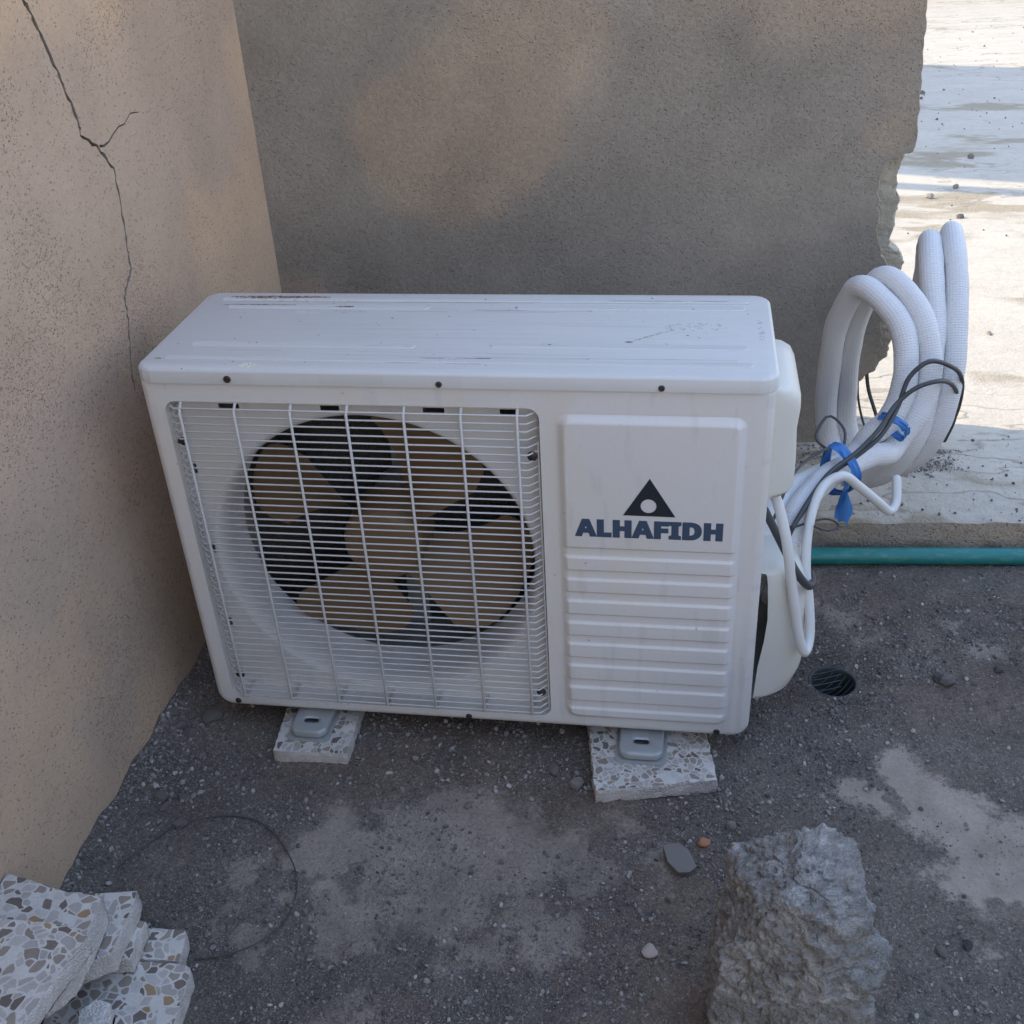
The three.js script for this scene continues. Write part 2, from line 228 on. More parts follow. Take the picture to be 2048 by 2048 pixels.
{ const ang = Math.atan2(0.095, 1.087); BW.makeRotationY(ang); BW.setPosition(-0.102, 0, -0.825); }
const MPLASTER_EDGE = [[1.244, 2.62], [1.2425, 1.2], [1.242, 0.953], [1.249, 0.828], [1.2585, 0.703], [1.2555, 0.69], [1.236, 0.688], [1.215, 0.676], [1.204, 0.65], [1.199, 0.6], [1.206, 0.54], [1.217, 0.5], [1.2285, 0.47], [1.233, 0.42], [1.236, 0.37], [1.240, 0.33], [1.246, 0.30], [1.238, 0.262], [1.215, 0.225], [1.19, 0.20], [1.165, 0.14], [1.15, 0.085], [1.1, 0.06]];
const CORE_EDGE = [[2.62, 1.236], [0.75, 1.236], [0.69, 1.240], [0.66, 1.238], [0.6, 1.2415], [0.55, 1.239], [0.5, 1.236], [0.485, 1.262], [0.465, 1.272], [0.44, 1.266], [0.37, 1.270], [0.33, 1.275], [0.297, 1.267], [0.258, 1.26], [0.225, 1.232], [0.20, 1.205], [0.14, 1.182], [0.08, 1.165], [0.0, 1.16]];
{
  const t = thing('broken_wall', [0.5, 0, -0.95], 'grey rendered wall behind the air conditioner with a crumbling right edge', 'wall');
  const r = rng(8), pts = [[0.0, 0.04]]; const e = MPLASTER_EDGE.slice().reverse();
  pts.push([0.9, 0.045]); for (let i = 0; i + 1 < e.length; i++) { const n = Math.max(1, Math.round(Math.hypot(e[i + 1][0] - e[i][0], e[i + 1][1] - e[i][1]) / 0.012)); for (let k = 0; k < n; k++) { const u = k / n, y = mix(e[i][1], e[i + 1][1], u), j = y < 0.72 ? 0.011 : 0.004; pts.push([mix(e[i][0], e[i + 1][0], u) + (r() - 0.5) * j, y + (r() - 0.5) * j * 0.6]); } }
  pts.push([1.244, 2.62], [0, 2.62]);
  const g = new THREE.ExtrudeGeometry(shape(pts), { depth: 0.016, bevelEnabled: true, bevelThickness: 0.002, bevelSize: 0.0015, bevelSegments: 1 }); g.translate(0, 0, -0.018); g.applyMatrix4(BW);
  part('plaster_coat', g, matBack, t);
  const nv = 330, nu = 44; const edge = (y) => { for (let i = 0; i + 1 < CORE_EDGE.length; i++) { const a = CORE_EDGE[i], b = CORE_EDGE[i + 1]; if (y <= a[0] && y >= b[0]) return mix(b[1], a[1], (y - b[0]) / (a[0] - b[0])); } return 1.2; };
  const cg = gridMesh(nu, nv, (i, j) => { const q = j / nv, y = 0.045 + (q < 0.85 ? q / 0.85 * 0.9 : 0.9 + (q - 0.85) / 0.15 * 1.67), f = i / nu, E = edge(y); let u, w; if (f < 0.45) { u = mix(0.98, E, f / 0.45); w = -0.018; } else if (f < 0.55) { const a = (f - 0.45) / 0.1 * Math.PI / 2; u = E + Math.sin(a) * 0.004; w = -0.018 - (1 - Math.cos(a)) * 0.012; } else { u = E + 0.004; w = -0.03 - (f - 0.55) / 0.45 * 0.11; }
    const n = fbm3(u * 34, y * 34, w * 34, 4) - 0.55, n2 = fbm3(u * 120 + 5, y * 120, w * 120, 2) - 0.5, k = sm(0.0, 0.1, f); u += (n * 0.022 + n2 * 0.006) * sm(0.35, 0.5, f); w += (n * 0.016 + n2 * 0.006) * k * (f < 0.6 ? 1 : 0.4) - 0.004 * k; return [u, y, w, u + 0.3, y + w]; });
  cg.applyMatrix4(BW); part('broken_masonry', cg, matCore, t);
  const bg = box(0, 1.12, 0.05, 2.615, -0.14, -0.0185); bg.applyMatrix4(BW); part('masonry', bg, M({ color: col(0.25, 0.235, 0.21), roughness: 1 }), t);
}
{ // unseen wall added behind the camera to darken the lower left
  const t = thing('added_shade_wall', [0.3, 0, 1.8], 'unseen plastered wall added behind the camera to shade the corner', 'wall');
  const g = box(-0.101, 0.62, -0.05, 2.75, 1.65, 1.85); { const uv = g.attributes.uv; for (let i = 0; i < uv.count; i++) uv.setXY(i, uv.getX(i) * 0.9, uv.getY(i) * 2.8); }
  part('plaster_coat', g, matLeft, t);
}
{ // things beyond the frame that shade the sunlit roof: a stair room, a post, a low parapet
  const mat = M({ color: col(0.42, 0.38, 0.32), roughness: 0.95, bumpMap: slabTex.bump, bumpScale: 0.005 });
  const t = thing('stair_room', [-2, 0.07, -5], 'plastered roof stair room hidden behind the grey wall', 'building');
  part('wall', box(-3.2, -0.75, 0.06, 2.7, -6.1, -4.06), mat, t); part('roof', box(-3.3, -0.65, 2.7, 2.85, -6.15, -4.0), mat, t); t.rotation.y = -0.3;
  const p = new THREE.CylinderGeometry(0.042, 0.042, 2.9, 20); p.translate(-0.9, 1.51, -3.52);
  solo('steel_post', p, M({ color: col(0.3, 0.31, 0.32), roughness: 0.5, metalness: 0.6 }), [-0.9, 0.06, -3.52], 'steel post standing beside the stair room', 'post');
  const rp = box(2.15, 2.33, -0.02, 0.95, -0.45, 3.4, 0.012);  // unseen parapet, added to block low light coming from the right
  solo('added_shade_parapet', rp, mat, [2.09, 0, 1.4], 'unseen plastered parapet added on the right to shade the air conditioner corner', 'parapet');
  const g = box(-5.5, 9, 0.06, 0.75, -0.1, 0.1, 0.01); g.rotateY(0.1); g.translate(0, 0, -7.75);
  solo('parapet', g, mat, [1.5, 0.06, -7.9], 'low plastered parapet at the far edge of the sunlit roof', 'parapet');
}

// ------------------------------------------------------------------ air conditioner
const Y0 = 0.05, YT = 0.654, YS = 0.632;
const dirtTex = makeTex(1024, 1024, 0.9, 0.9, (x, y, o) => { const a = fbm(x * 9, y * 7, 4), f = vn(x * 500, y * 500), st = sm(0.62, 0.8, fbm(x * 60, y * 12, 3)); const k = 0.98 + 0.07 * (a - 0.5) + 0.03 * (f - 0.5) - 0.07 * st, yl = sm(0.5, 0.75, fbm(x * 14 + 5, y * 5, 3)); o[0] = 0.72 * k; o[1] = (0.695 - 0.012 * yl) * k; o[2] = (0.665 - 0.045 * yl) * k; o[3] = 0.5 + 0.3 * (f - 0.5); },
  (C, B, w, h) => pits(C, B, w, h, 0.9, 0.9, 260, 77, () => 0.5, 0.5, 0.6, 2.2));
const matPaint = M({ map: dirtTex.map, roughness: 0.42, bumpMap: dirtTex.bump, bumpScale: 0.0001 });
const matCream = M({ color: col(0.66, 0.63, 0.56), roughness: 0.5 });
const matWire = M({ color: col(0.60, 0.59, 0.57), roughness: 0.45 });
const matFoot0 = M({ color: col(0.42, 0.43, 0.42), roughness: 0.45, metalness: 0.3 });
const matScrew = M({ color: col(0.06, 0.045, 0.04), roughness: 0.6, metalness: 0.5 });
const ac = thing('air_conditioner', [0.425, 0, -0.14], 'white outdoor air conditioner unit standing on two terrazzo tiles', 'air conditioner');
{
  // front panel
  const s = rrect(0.012, 0.838, Y0 + 0.012, YS + 0.012, 0.016);
  const fg = new THREE.ExtrudeGeometry(s, { depth: 0.022, bevelEnabled: true, bevelThickness: 0.012, bevelSize: 0.012, bevelSegments: 5, curveSegments: 10 }); fg.translate(0, 0, -0.034);
  const cut = new THREE.ExtrudeGeometry(rrect(0.030, 0.549, 0.072, 0.604, 0.017), { depth: 0.1, bevelEnabled: false, curveSegments: 8 }); cut.translate(0, 0, -0.06);
  const top = box(-0.1, 1, YS, 0.8, -0.1, 0.1), ev = new Evaluator(); ev.useGroups = false;
  const fgc = ev.evaluate(ev.evaluate(new Brush(fg), new Brush(cut), SUBTRACTION), new Brush(top), SUBTRACTION).geometry;
  part('front_panel', toCreasedNormals(fgc, 0.5), matPaint, ac);
  // raised service panel with horizontal grooves
  const gy = [0.395, 0.357, 0.319, 0.280, 0.241, 0.200, 0.158, 0.116];
  const px0 = 0.571, px1 = 0.818, py0 = 0.075, py1 = 0.599, nu = 60, ys = [];
  for (let i = 0; i <= 14; i++) ys.push(py0 + 0.016 * i / 14); for (let i = 1; i <= 14; i++) ys.push(py1 - 0.016 * i / 14);
  for (const y of gy) for (const d of [0.0015, 0, -0.0012, -0.003, -0.006, -0.0135, -0.0155, -0.0175, -0.019]) ys.push(y + d); for (let y = 0.41; y < 0.58; y += 0.01) ys.push(y);
  ys.sort((a, b) => a - b);
  const hgt = (x, y) => { const rx = Math.min(x - px0, px1 - x), ry = Math.min(y - py0, py1 - y), R = 0.02; let d = Math.min(rx, ry); if (rx < R && ry < R) d = R - Math.hypot(R - rx, R - ry); let z = 0.0085 * sm(0, 0.0125, d);
    for (const q of gy) { const t = q - y; if (t > -0.001 && t < 0.0185) z -= 0.0028 * sm(-0.0005, 0.0014, t) * (1 - sm(0.0145, 0.0182, t)) * sm(0.003, 0.012, rx); } return z; };
  const pg = gridMesh(nu, ys.length - 1, (i, j) => { const f = i / nu, x = f < 0.3 ? px0 + 0.016 * f / 0.3 : f > 0.7 ? px1 - 0.016 * (1 - f) / 0.3 : mix(px0 + 0.016, px1 - 0.016, (f - 0.3) / 0.4), y = ys[j]; return [x, y, 0.0006 + hgt(x, y), x, y]; });
  { const ix = pg.index.array; for (let i = 0; i < ix.length; i += 3) { const a = ix[i + 1]; ix[i + 1] = ix[i + 2]; ix[i + 2] = a; } pg.computeVertexNormals(); }
  const sp = part('service_panel', pg, matPaint, ac);
  // badge
  const blk = M({ color: col(0.012, 0.018, 0.028), roughness: 0.5 }), navy = M({ color: col(0.045, 0.075, 0.125), roughness: 0.5 });
  const tri = shape([[0.6595, 0.451], [0.7295, 0.4505], [0.6945, 0.509]]); const ho = new THREE.Path(); ho.absellipse(0.6935, 0.4665, 0.0105, 0.0108, 0, Math.PI * 2); tri.holes.push(ho);
  const tg = new THREE.ExtrudeGeometry(tri, { depth: 0.0005, bevelEnabled: false, curveSegments: 32 }); tg.translate(0, 0, 0.0092); part('triangle_emblem', tg, blk, sp, 'black triangle with a round hole');
  const font = await new FontLoader().loadAsync('fonts/droid/droid_sans_bold.typeface.json');
  const lg = new TextGeometry('ALHAFIDH', { font, size: 0.1, depth: 0.002, bevelEnabled: true, bevelThickness: 0.0005, bevelSize: 0.0062, bevelSegments: 1, curveSegments: 8 }); lg.computeBoundingBox(); const bb = lg.boundingBox;
  lg.translate(-bb.min.x, -bb.min.y, 0); lg.scale(0.200 / (bb.max.x - bb.min.x), 0.0285 / (bb.max.y - bb.min.y), 0.2); lg.translate(0.5935, 0.4145, 0.0092); part('lettering', lg, navy, sp, 'dark blue ALHAFIDH lettering');
  // case sides
  const sx = 0.012;
  part('side_panel', mergeGeometries([box(0.003, 0.006, Y0 + 0.004, YS, -0.276, -0.0345)]), matPaint, ac);
  part('side_panel', box(0.844, 0.847, Y0 + 0.004, YS, -0.276, -0.0345), matPaint, ac);
  part('base_pan', box(0.008, 0.842, Y0 + 0.002, Y0 + 0.006, -0.276, -0.036), matFoot0, ac);
  { // coil: a row of thin aluminium fins with gaps, threaded on copper tubes
    const fin = []; for (let x = 0.012; x < 0.84; x += 0.0042) fin.push(box(x, x + 0.0007, Y0 + 0.008, YS - 0.003, -0.274, -0.246)); part('condenser_coil', mergeGeometries(fin), M({ color: col(0.24, 0.215, 0.185), roughness: 0.6, metalness: 0.3 }), ac);
    const tb = []; for (let y = 0.09; y < 0.62; y += 0.052) { const g = new THREE.CylinderGeometry(0.004, 0.004, 0.83, 8); g.rotateZ(Math.PI / 2); g.translate(0.426, y, -0.26); tb.push(g); } part('coil_tubes', mergeGeometries(tb), M({ color: col(0.4, 0.2, 0.1), roughness: 0.45, metalness: 0.7 }), ac); }
  part('compressor_partition', box(0.558, 0.561, Y0 + 0.007, YS - 0.002, -0.261, -0.036), M({ color: col(0.42, 0.42, 0.41), roughness: 0.6 }), ac);
  // lid
  const lx0 = -0.0035, lx1 = 0.8535, ls = new THREE.Shape(), b = 0.008; { const q = rrect(lx0 + b, lx1 - b, -0.0035 + b, 0.2835 - b, 0.018); ls.copy(q); }
  const lidC = document.createElement('canvas'); lidC.width = 2048; lidC.height = 704; const cx = lidC.getContext('2d');
  { // u = x, v = depth; canvas y runs from the back (v max) at the top
    const X = (m) => (m + 0.01) / 0.87 * 2048, Yc = (z) => 704 - (0.005 - z) / 0.299 * 704, r = rng(41);
    cx.fillStyle = 'rgb(207,206,202)'; cx.fillRect(0, 0, 2048, 704);
    for (let i = 0; i < 2600; i++) { const x = r() * 2048, y = r() * 704, a = 0.03 + 0.06 * r(); cx.fillStyle = r() < 0.5 ? `rgba(160,158,150,${a})` : `rgba(240,240,238,${a})`; cx.fillRect(x, y, 20 + r() * 260, 1 + r() * 3); }
    const blobp = (x, z, w, h, c, n) => { cx.fillStyle = c; for (let i = 0; i < n; i++) { const a = r() * 6.283, d = Math.sqrt(r()); cx.beginPath(); cx.ellipse(X(x) + Math.cos(a) * d * w, Yc(z) + Math.sin(a) * d * h, 1.5 + r() * 5, 1 + r() * 3, 0, 0, 7); cx.fill(); } };
    const streak = (x0, x1, z, h, c, n) => { for (let i = 0; i < n; i++) { const a = X(mix(x0, x1, r())), w = (x1 - x0) * 2354 * (0.1 + 0.3 * r()); cx.fillStyle = c.replace('A', (0.45 + 0.5 * r()).toFixed(2)); cx.fillRect(a, Yc(z) + (r() - 0.5) * h, Math.min(w, X(x1) - a + 4), 0.8 + r() * Math.min(3, h * 0.3)); } };
    streak(0.05, 0.2, -0.259, 10, 'rgba(120,80,60,A)', 16); streak(0.045, 0.15, -0.227, 9, 'rgba(130,92,70,A)', 12); streak(0.06, 0.13, -0.262, 12, 'rgba(90,52,36,A)', 8); streak(0.1, 0.24, -0.259, 6, 'rgba(240,240,236,A)', 6);
    blobp(0.12, -0.262, 190, 9, 'rgba(112,64,40,0.6)', 260); blobp(0.10, -0.255, 120, 5, 'rgba(74,40,26,0.6)', 60); blobp(0.10, -0.228, 140, 6, 'rgba(128,84,58,0.45)', 110); blobp(0.09, -0.228, 60, 3, 'rgba(84,50,34,0.6)', 30); blobp(0.16, -0.245, 200, 14, 'rgba(186,150,118,0.22)', 120);
    streak(0.1, 0.8, -0.05, 60, 'rgba(166,162,152,A)', 12); streak(0.1, 0.8, -0.14, 160, 'rgba(182,178,168,A)', 14); streak(0.03, 0.82, -0.243, 8, 'rgba(150,142,128,A)', 14); streak(0.38, 0.48, -0.045, 10, 'rgba(96,92,86,A)', 8); streak(0.3, 0.6, -0.21, 20, 'rgba(140,136,124,A)', 8);
    blobp(0.45, -0.13, 700, 240, 'rgba(196,190,168,0.16)', 260); blobp(0.3, -0.03, 500, 40, 'rgba(186,178,154,0.25)', 120); blobp(0.7, -0.2, 300, 90, 'rgba(170,166,150,0.25)', 140);
    streak(0.62, 0.79, -0.251, 5, 'rgba(70,66,62,A)', 10); streak(0.6, 0.82, -0.258, 6, 'rgba(110,106,100,A)', 8); streak(0.28, 0.47, -0.027, 4, 'rgba(90,86,80,A)', 6); streak(0.3, 0.37, -0.079, 3, 'rgba(110,106,100,A)', 5);
    blobp(0.232, -0.222, 34, 5, 'rgba(96,84,74,0.8)', 40); blobp(0.245, -0.205, 60, 14, 'rgba(170,166,140,0.25)', 60); blobp(0.157, -0.013, 26, 20, 'rgba(236,232,205,0.7)', 60); blobp(0.157, -0.013, 20, 16, 'rgba(120,114,100,0.5)', 6);
    blobp(0.746, -0.158, 110, 34, 'rgba(140,140,128,0.5)', 60); blobp(0.66, -0.104, 15, 4, 'rgba(105,103,96,0.8)', 20); for (let i = 0; i < 30; i++) { const u = i / 30; blobp(mix(0.66, 0.72, u), mix(-0.104, -0.15, u), 4, 4, 'rgba(125,123,114,0.6)', 1); }
    blobp(0.835, -0.15, 10, 90, 'rgba(130,128,118,0.5)', 30); blobp(0.42, -0.04, 60, 14, 'rgba(150,150,142,0.5)', 26); blobp(0.55, -0.09, 34, 16, 'rgba(190,194,170,0.4)', 30); blobp(0.02, -0.03, 14, 6, 'rgba(60,66,84,0.7)', 10);
    for (let i = 0; i < 46; i++) { cx.fillStyle = `rgba(60,58,54,${0.4 + 0.5 * r()})`; cx.beginPath(); cx.ellipse(r() * 2048, r() * 704, 1.5 + r() * 5, 1 + r() * 2.4, r(), 0, 7); cx.fill(); }
    blobp(0.18, -0.2, 50, 14, 'rgba(244,243,238,0.5)', 30);
  }
  const lidT = new THREE.CanvasTexture(lidC); lidT.colorSpace = THREE.SRGBColorSpace; lidT.repeat.set(1 / 0.87, 1 / 0.299); lidT.offset.set(0.01 / 0.87, 0.005 / 0.299); lidT.wrapS = lidT.wrapT = THREE.ClampToEdgeWrapping;
  const matLid = M({ map: lidT, roughness: 0.4 });
  const lgm = new THREE.ExtrudeGeometry(ls, { depth: YT - YS - b - 0.0005, bevelEnabled: true, bevelThickness: b, bevelSize: b, bevelSegments: 5, curveSegments: 8 });
  { const p = lgm.attributes.position, uv = lgm.attributes.uv; for (let i = 0; i < p.count; i++) { if (p.getZ(i) < 0) { // no bevel underneath: a straight skirt
        const x = p.getX(i), y = p.getY(i); p.setZ(i, 0); } uv.setXY(i, p.getX(i), p.getY(i)); } }
  lgm.rotateX(-Math.PI / 2); lgm.translate(0, YS + 0.0005, 0); lgm.computeVertexNormals();
  const lid = part('top_cover', toCreasedNormals(lgm, 0.6), matLid, ac, 'white sheet metal top cover with rust streaks at its back corner');
  // pressed ribs of the lid
  for (const [x0, x1, z, w] of [[0.05, 0.37, -0.081, 0.012], [0.475, 0.815, -0.088, 0.012], [0.05, 0.36, -0.222, 0.012], [0.49, 0.815, -0.226, 0.012], [0.03, 0.82, -0.252, 0.008], [0.03, 0.82, -0.034, 0.008]]) {
    const g = new THREE.ExtrudeGeometry(rrect(x0, x1, -z - w / 2, -z + w / 2, w * 0.49), { depth: 0.0003, bevelEnabled: true, bevelThickness: 0.0012, bevelSize: 0.0018, bevelSegments: 3, curveSegments: 8 });
    { const p = g.attributes.position, uv = g.attributes.uv; for (let i = 0; i < p.count; i++) uv.setXY(i, p.getX(i), p.getY(i)); }
    g.rotateX(-Math.PI / 2); g.translate(0, YT - 0.0006, 0); part('rib', g, matLid, lid);
  }
  // screws
  for (const [x, y, z, rr] of [[0.131, 0.640, 0.0036, 0.0052], [0.42, 0.638, 0.0036, 0.0042], [0.707, 0.638, 0.0036, 0.0042], [0.0365, 0.064, 0, 0.005], [0.418, 0.061, 0, 0.005], [0.802, 0.061, 0, 0.005]]) {
    const g = new THREE.LatheGeometry([[0, 0.0022], [rr * 0.25, 0.0012], [rr * 0.55, 0.0028], [rr * 0.95, 0.0018], [rr, 0]].map((q) => new THREE.Vector2(...q)), 14); g.rotateX(Math.PI / 2); g.translate(x, y, z); part('screw', g, matScrew, ac);
  }
  // fan recess: plate with a flared mouth, fan, motor bracket
  const FX = 0.289, FY = 0.326, matIn = matPaint;
  const ps = new THREE.Shape(); ps.copy(rrect(0.018, 0.556, 0.062, 0.612, 0.006)); const ph = new THREE.Path(); ph.absarc(FX, FY, 0.2495, 0, Math.PI * 2); ps.holes.push(ph);
  const slotHole = (x0, x1, y0, y1) => ps.holes.push(rrect(x0, x1, y0, y1, 0.001, THREE.Path));
  for (const [a, c] of [[0.089, 0.119], [0.237, 0.264], [0.382, 0.412], [0.488, 0.513]]) slotHole(a + 0.003, c + 0.003, 0.577, 0.5845);
  for (const y of [0.19, 0.33, 0.47]) { slotHole(0.542, 0.5475, y, y + 0.016); slotHole(0.0335, 0.0385, y, y + 0.016); }
  const plate = new THREE.ExtrudeGeometry(ps, { depth: 0.0012, bevelEnabled: false, curveSegments: 64 }); plate.translate(0, 0, -0.0345 - 0.0014);
  const shroud = part('fan_shroud', plate, matIn, ac);
  const lp = []; for (let i = 0; i <= 12; i++) { const a = i / 12 * Math.PI / 2; lp.push(new THREE.Vector2(0.2495 - 0.0135 * Math.sin(a), -0.0348 - 0.034 * (1 - Math.cos(a)))); } lp.push(new THREE.Vector2(0.236, -0.125));
  const mouth = new THREE.LatheGeometry(lp, 72); mouth.rotateX(Math.PI / 2); mouth.translate(FX, FY, 0); part('fan_mouth', mouth, M({ map: dirtTex.map, roughness: 0.6, side: THREE.DoubleSide }), shroud);
  const fan = new THREE.Group(); fan.name = 'fan'; ac.add(fan); const matFan = M({ color: col(0.20, 0.125, 0.062), roughness: 0.55, side: THREE.DoubleSide });
  const hub = new THREE.LatheGeometry([[0, -0.070], [0.03, -0.070], [0.05, -0.072], [0.06, -0.078], [0.064, -0.090], [0.066, -0.15]].map((q) => new THREE.Vector2(...q)), 40); hub.rotateX(Math.PI / 2); hub.translate(FX, FY, 0); part('hub', hub, matFan, fan);
  for (let k = 0; k < 4; k++) {
    const a0 = THREE.MathUtils.degToRad(52 + 90 * k), g = gridMesh(14, 12, (i, j) => { const rr = mix(0.055, 0.229 - 0.05 * Math.pow(Math.abs(i / 14 - 0.5) * 2, 5), j / 12), span = mix(0.6, 1.08, j / 12), a = a0 + 0.22 * (j / 12) + (i / 14 - 0.5) * span; return [FX + rr * Math.cos(a), FY + rr * Math.sin(a), -0.082 - 0.072 * (i / 14) - 0.016 * Math.sin(Math.PI * i / 14) * (j / 12), i / 14, j / 12]; });
    part('blade', g, matFan, fan);
  }
  part('motor_bracket', box(FX - 0.018, FX + 0.018, 0.06, 0.62, -0.24, -0.236), matFoot0, ac);
  { const g = new THREE.CylinderGeometry(0.052, 0.052, 0.08, 32); g.rotateX(Math.PI / 2); g.translate(FX, FY, -0.195); part('fan_motor', g, matFoot0, ac); }
  // grille of welded wire
  const gr = new THREE.Group(); gr.name = 'fan_guard'; ac.add(gr);
  const n = 45, y0 = 0.083, y1 = 0.596, hg = wire([[0.0335, 0.0, -0.0325], [0.0335, 0.0, -0.008], [0.046, 0, 0.0065], [0.533, 0, 0.0065], [0.5455, 0, -0.008], [0.5455, 0, -0.0325]], 0.00135);
  hg.translate(-ac.position.x, -ac.position.y, -ac.position.z);
  const rw = rng(19);
  for (let i = 0; i < n; i++) { const m = new THREE.Mesh(hg, matWire); m.name = 'horizontal_wire'; m.position.y = mix(y0, y1, i / (n - 1)) + (rw() - 0.5) * 0.0008; m.position.z = (rw() - 0.5) * 0.0008; gr.add(m); }
  for (const x of [0.055, 0.133, 0.212, 0.2905, 0.369, 0.446, 0.521]) part('vertical_wire', wire([[x, 0.076, -0.032], [x, 0.0765, 0.003], [x, 0.084, 0.0095], [x, 0.592, 0.0095], [x, 0.6015, 0.001], [x, 0.602, -0.032]], 0.0021, 8), matWire, gr);
  part('edge_wire', wire([[0.5455, 0.083, -0.006], [0.5455, 0.553, -0.006]], 0.0015), matWire, gr);
  for (const [x, y] of [[0.045, 0.541], [0.538, 0.533], [0.05, 0.12], [0.535, 0.12]]) { const g = new THREE.LatheGeometry([[0, 0.0042], [0.0022, 0.003], [0.0034, 0.0038], [0.0046, 0.0022], [0.0047, 0.0012], [0.0072, 0.001], [0.0074, 0]].map((q) => new THREE.Vector2(...q)), 18); g.rotateX(Math.PI / 2); g.translate(x, y, -0.0005); part('guard_screw', g, matScrew, ac); }
  // feet
  const matFoot = M({ color: col(0.40, 0.41, 0.40), roughness: 0.42, metalness: 0.35 });
  for (const [xc, tw] of [[0.161, 0.026], [0.689, 0.030]]) {
    const s2 = new THREE.Shape(); s2.moveTo(xc - tw, 0.30); s2.lineTo(xc - tw, -0.022); s2.absarc(xc - tw + 0.012, -0.026, 0.012, Math.PI, Math.PI * 1.5); s2.lineTo(xc + tw - 0.012, -0.038); s2.absarc(xc + tw - 0.012, -0.026, 0.012, -Math.PI / 2, 0); s2.lineTo(xc + tw, 0.30); s2.closePath();
    const slot = new THREE.Path(); slot.moveTo(xc - 0.007, -0.0215); slot.lineTo(xc + 0.007, -0.0215); slot.absarc(xc + 0.007, -0.0135, 0.008, -Math.PI / 2, Math.PI / 2); slot.lineTo(xc - 0.007, -0.0055); slot.absarc(xc - 0.007, -0.0135, 0.008, Math.PI / 2, Math.PI * 1.5); s2.holes.push(slot);
    const topS = new THREE.ExtrudeGeometry(s2, { depth: 0.006, bevelEnabled: true, bevelThickness: 0.004, bevelSize: 0.004, bevelSegments: 3, curveSegments: 8 }); topS.rotateX(-Math.PI / 2); topS.translate(0, 0.0345, 0);
    const fs = rrect(xc - tw - 0.009, xc + tw + 0.009, -0.047, 0.32, 0.01); 
    const fl = new THREE.ExtrudeGeometry(fs, { depth: 0.0018, bevelEnabled: false, curveSegments: 6 }); fl.rotateX(-Math.PI / 2); fl.translate(0, 0.0283, 0);
    const hollow = ev.evaluate(new Brush(topS), new Brush(box(xc - tw + 0.002, xc + tw - 0.002, 0.02, 0.0428, -0.28, 0.036)), SUBTRACTION).geometry;
    const foot = part('foot', toCreasedNormals(hollow, 0.6), matFoot, ac); part('flange', fl, matFoot, foot);
  }
  // covers on the right side
  const shell = (rows, close) => { const nv = rows.length - 1, nu = rows[0].length - 2; const g = gridMesh(nu, nv, (i, j) => { const p = rows[j][i + 1]; return [p[0], rows[j][0], p[1], p[0], rows[j][0]]; }); { const ix = g.index.array; for (let i = 0; i < ix.length; i += 3) { const a = ix[i + 1]; ix[i + 1] = ix[i + 2]; ix[i + 2] = a; } g.computeVertexNormals(); } return g; };
  const matCover = matCream.clone(); matCover.side = THREE.DoubleSide;
  const arc = (xf, zf, xo, zo, zb) => { const p = [[xf, zf]]; for (let i = 1; i <= 8; i++) { const t = i / 8; p.push([mix(xf, xo, Math.sin(t * Math.PI / 2)), mix(zf, zo, 1 - Math.cos(t * Math.PI / 2) * (1 - 0.0)) ]); } for (let i = 1; i <= 4; i++) p.push([xo, mix(zo, zb, i / 4)]); p.push([0.8475, zb]); return p; };
  const up = []; for (const [y, xo] of [[0.452, 0.8476], [0.4525, 0.885], [0.458, 0.8895], [0.50, 0.889], [0.545, 0.8865], [0.575, 0.889], [0.592, 0.888], [0.606, 0.881], [0.614, 0.868], [0.617, 0.8476]]) up.push([y, ...arc(0.8477, -0.045, xo, -0.08, -0.21)]);
  part('terminal_cover', shell(up), matCover, ac);
  const lo = []; for (const [y, xf, xo, dz] of [[0.088, 0.8485, 0.85, 0], [0.0885, 0.8565, 0.905, 0], [0.094, 0.8568, 0.919, 0], [0.12, 0.858, 0.929, 0], [0.15, 0.8595, 0.933, 0], [0.2, 0.8655, 0.931, 0], [0.24, 0.868, 0.929, 0], [0.28, 0.866, 0.924, 0], [0.305, 0.864, 0.912, 0], [0.318, 0.862, 0.897, 0], [0.3225, 0.86, 0.88, 0], [0.3235, 0.85, 0.851, 0]]) lo.push([y, ...arc(xf, -0.05 + dz, xo, -0.115, -0.25)]);
  part('valve_cover', shell(lo), matCover, ac);
  
}

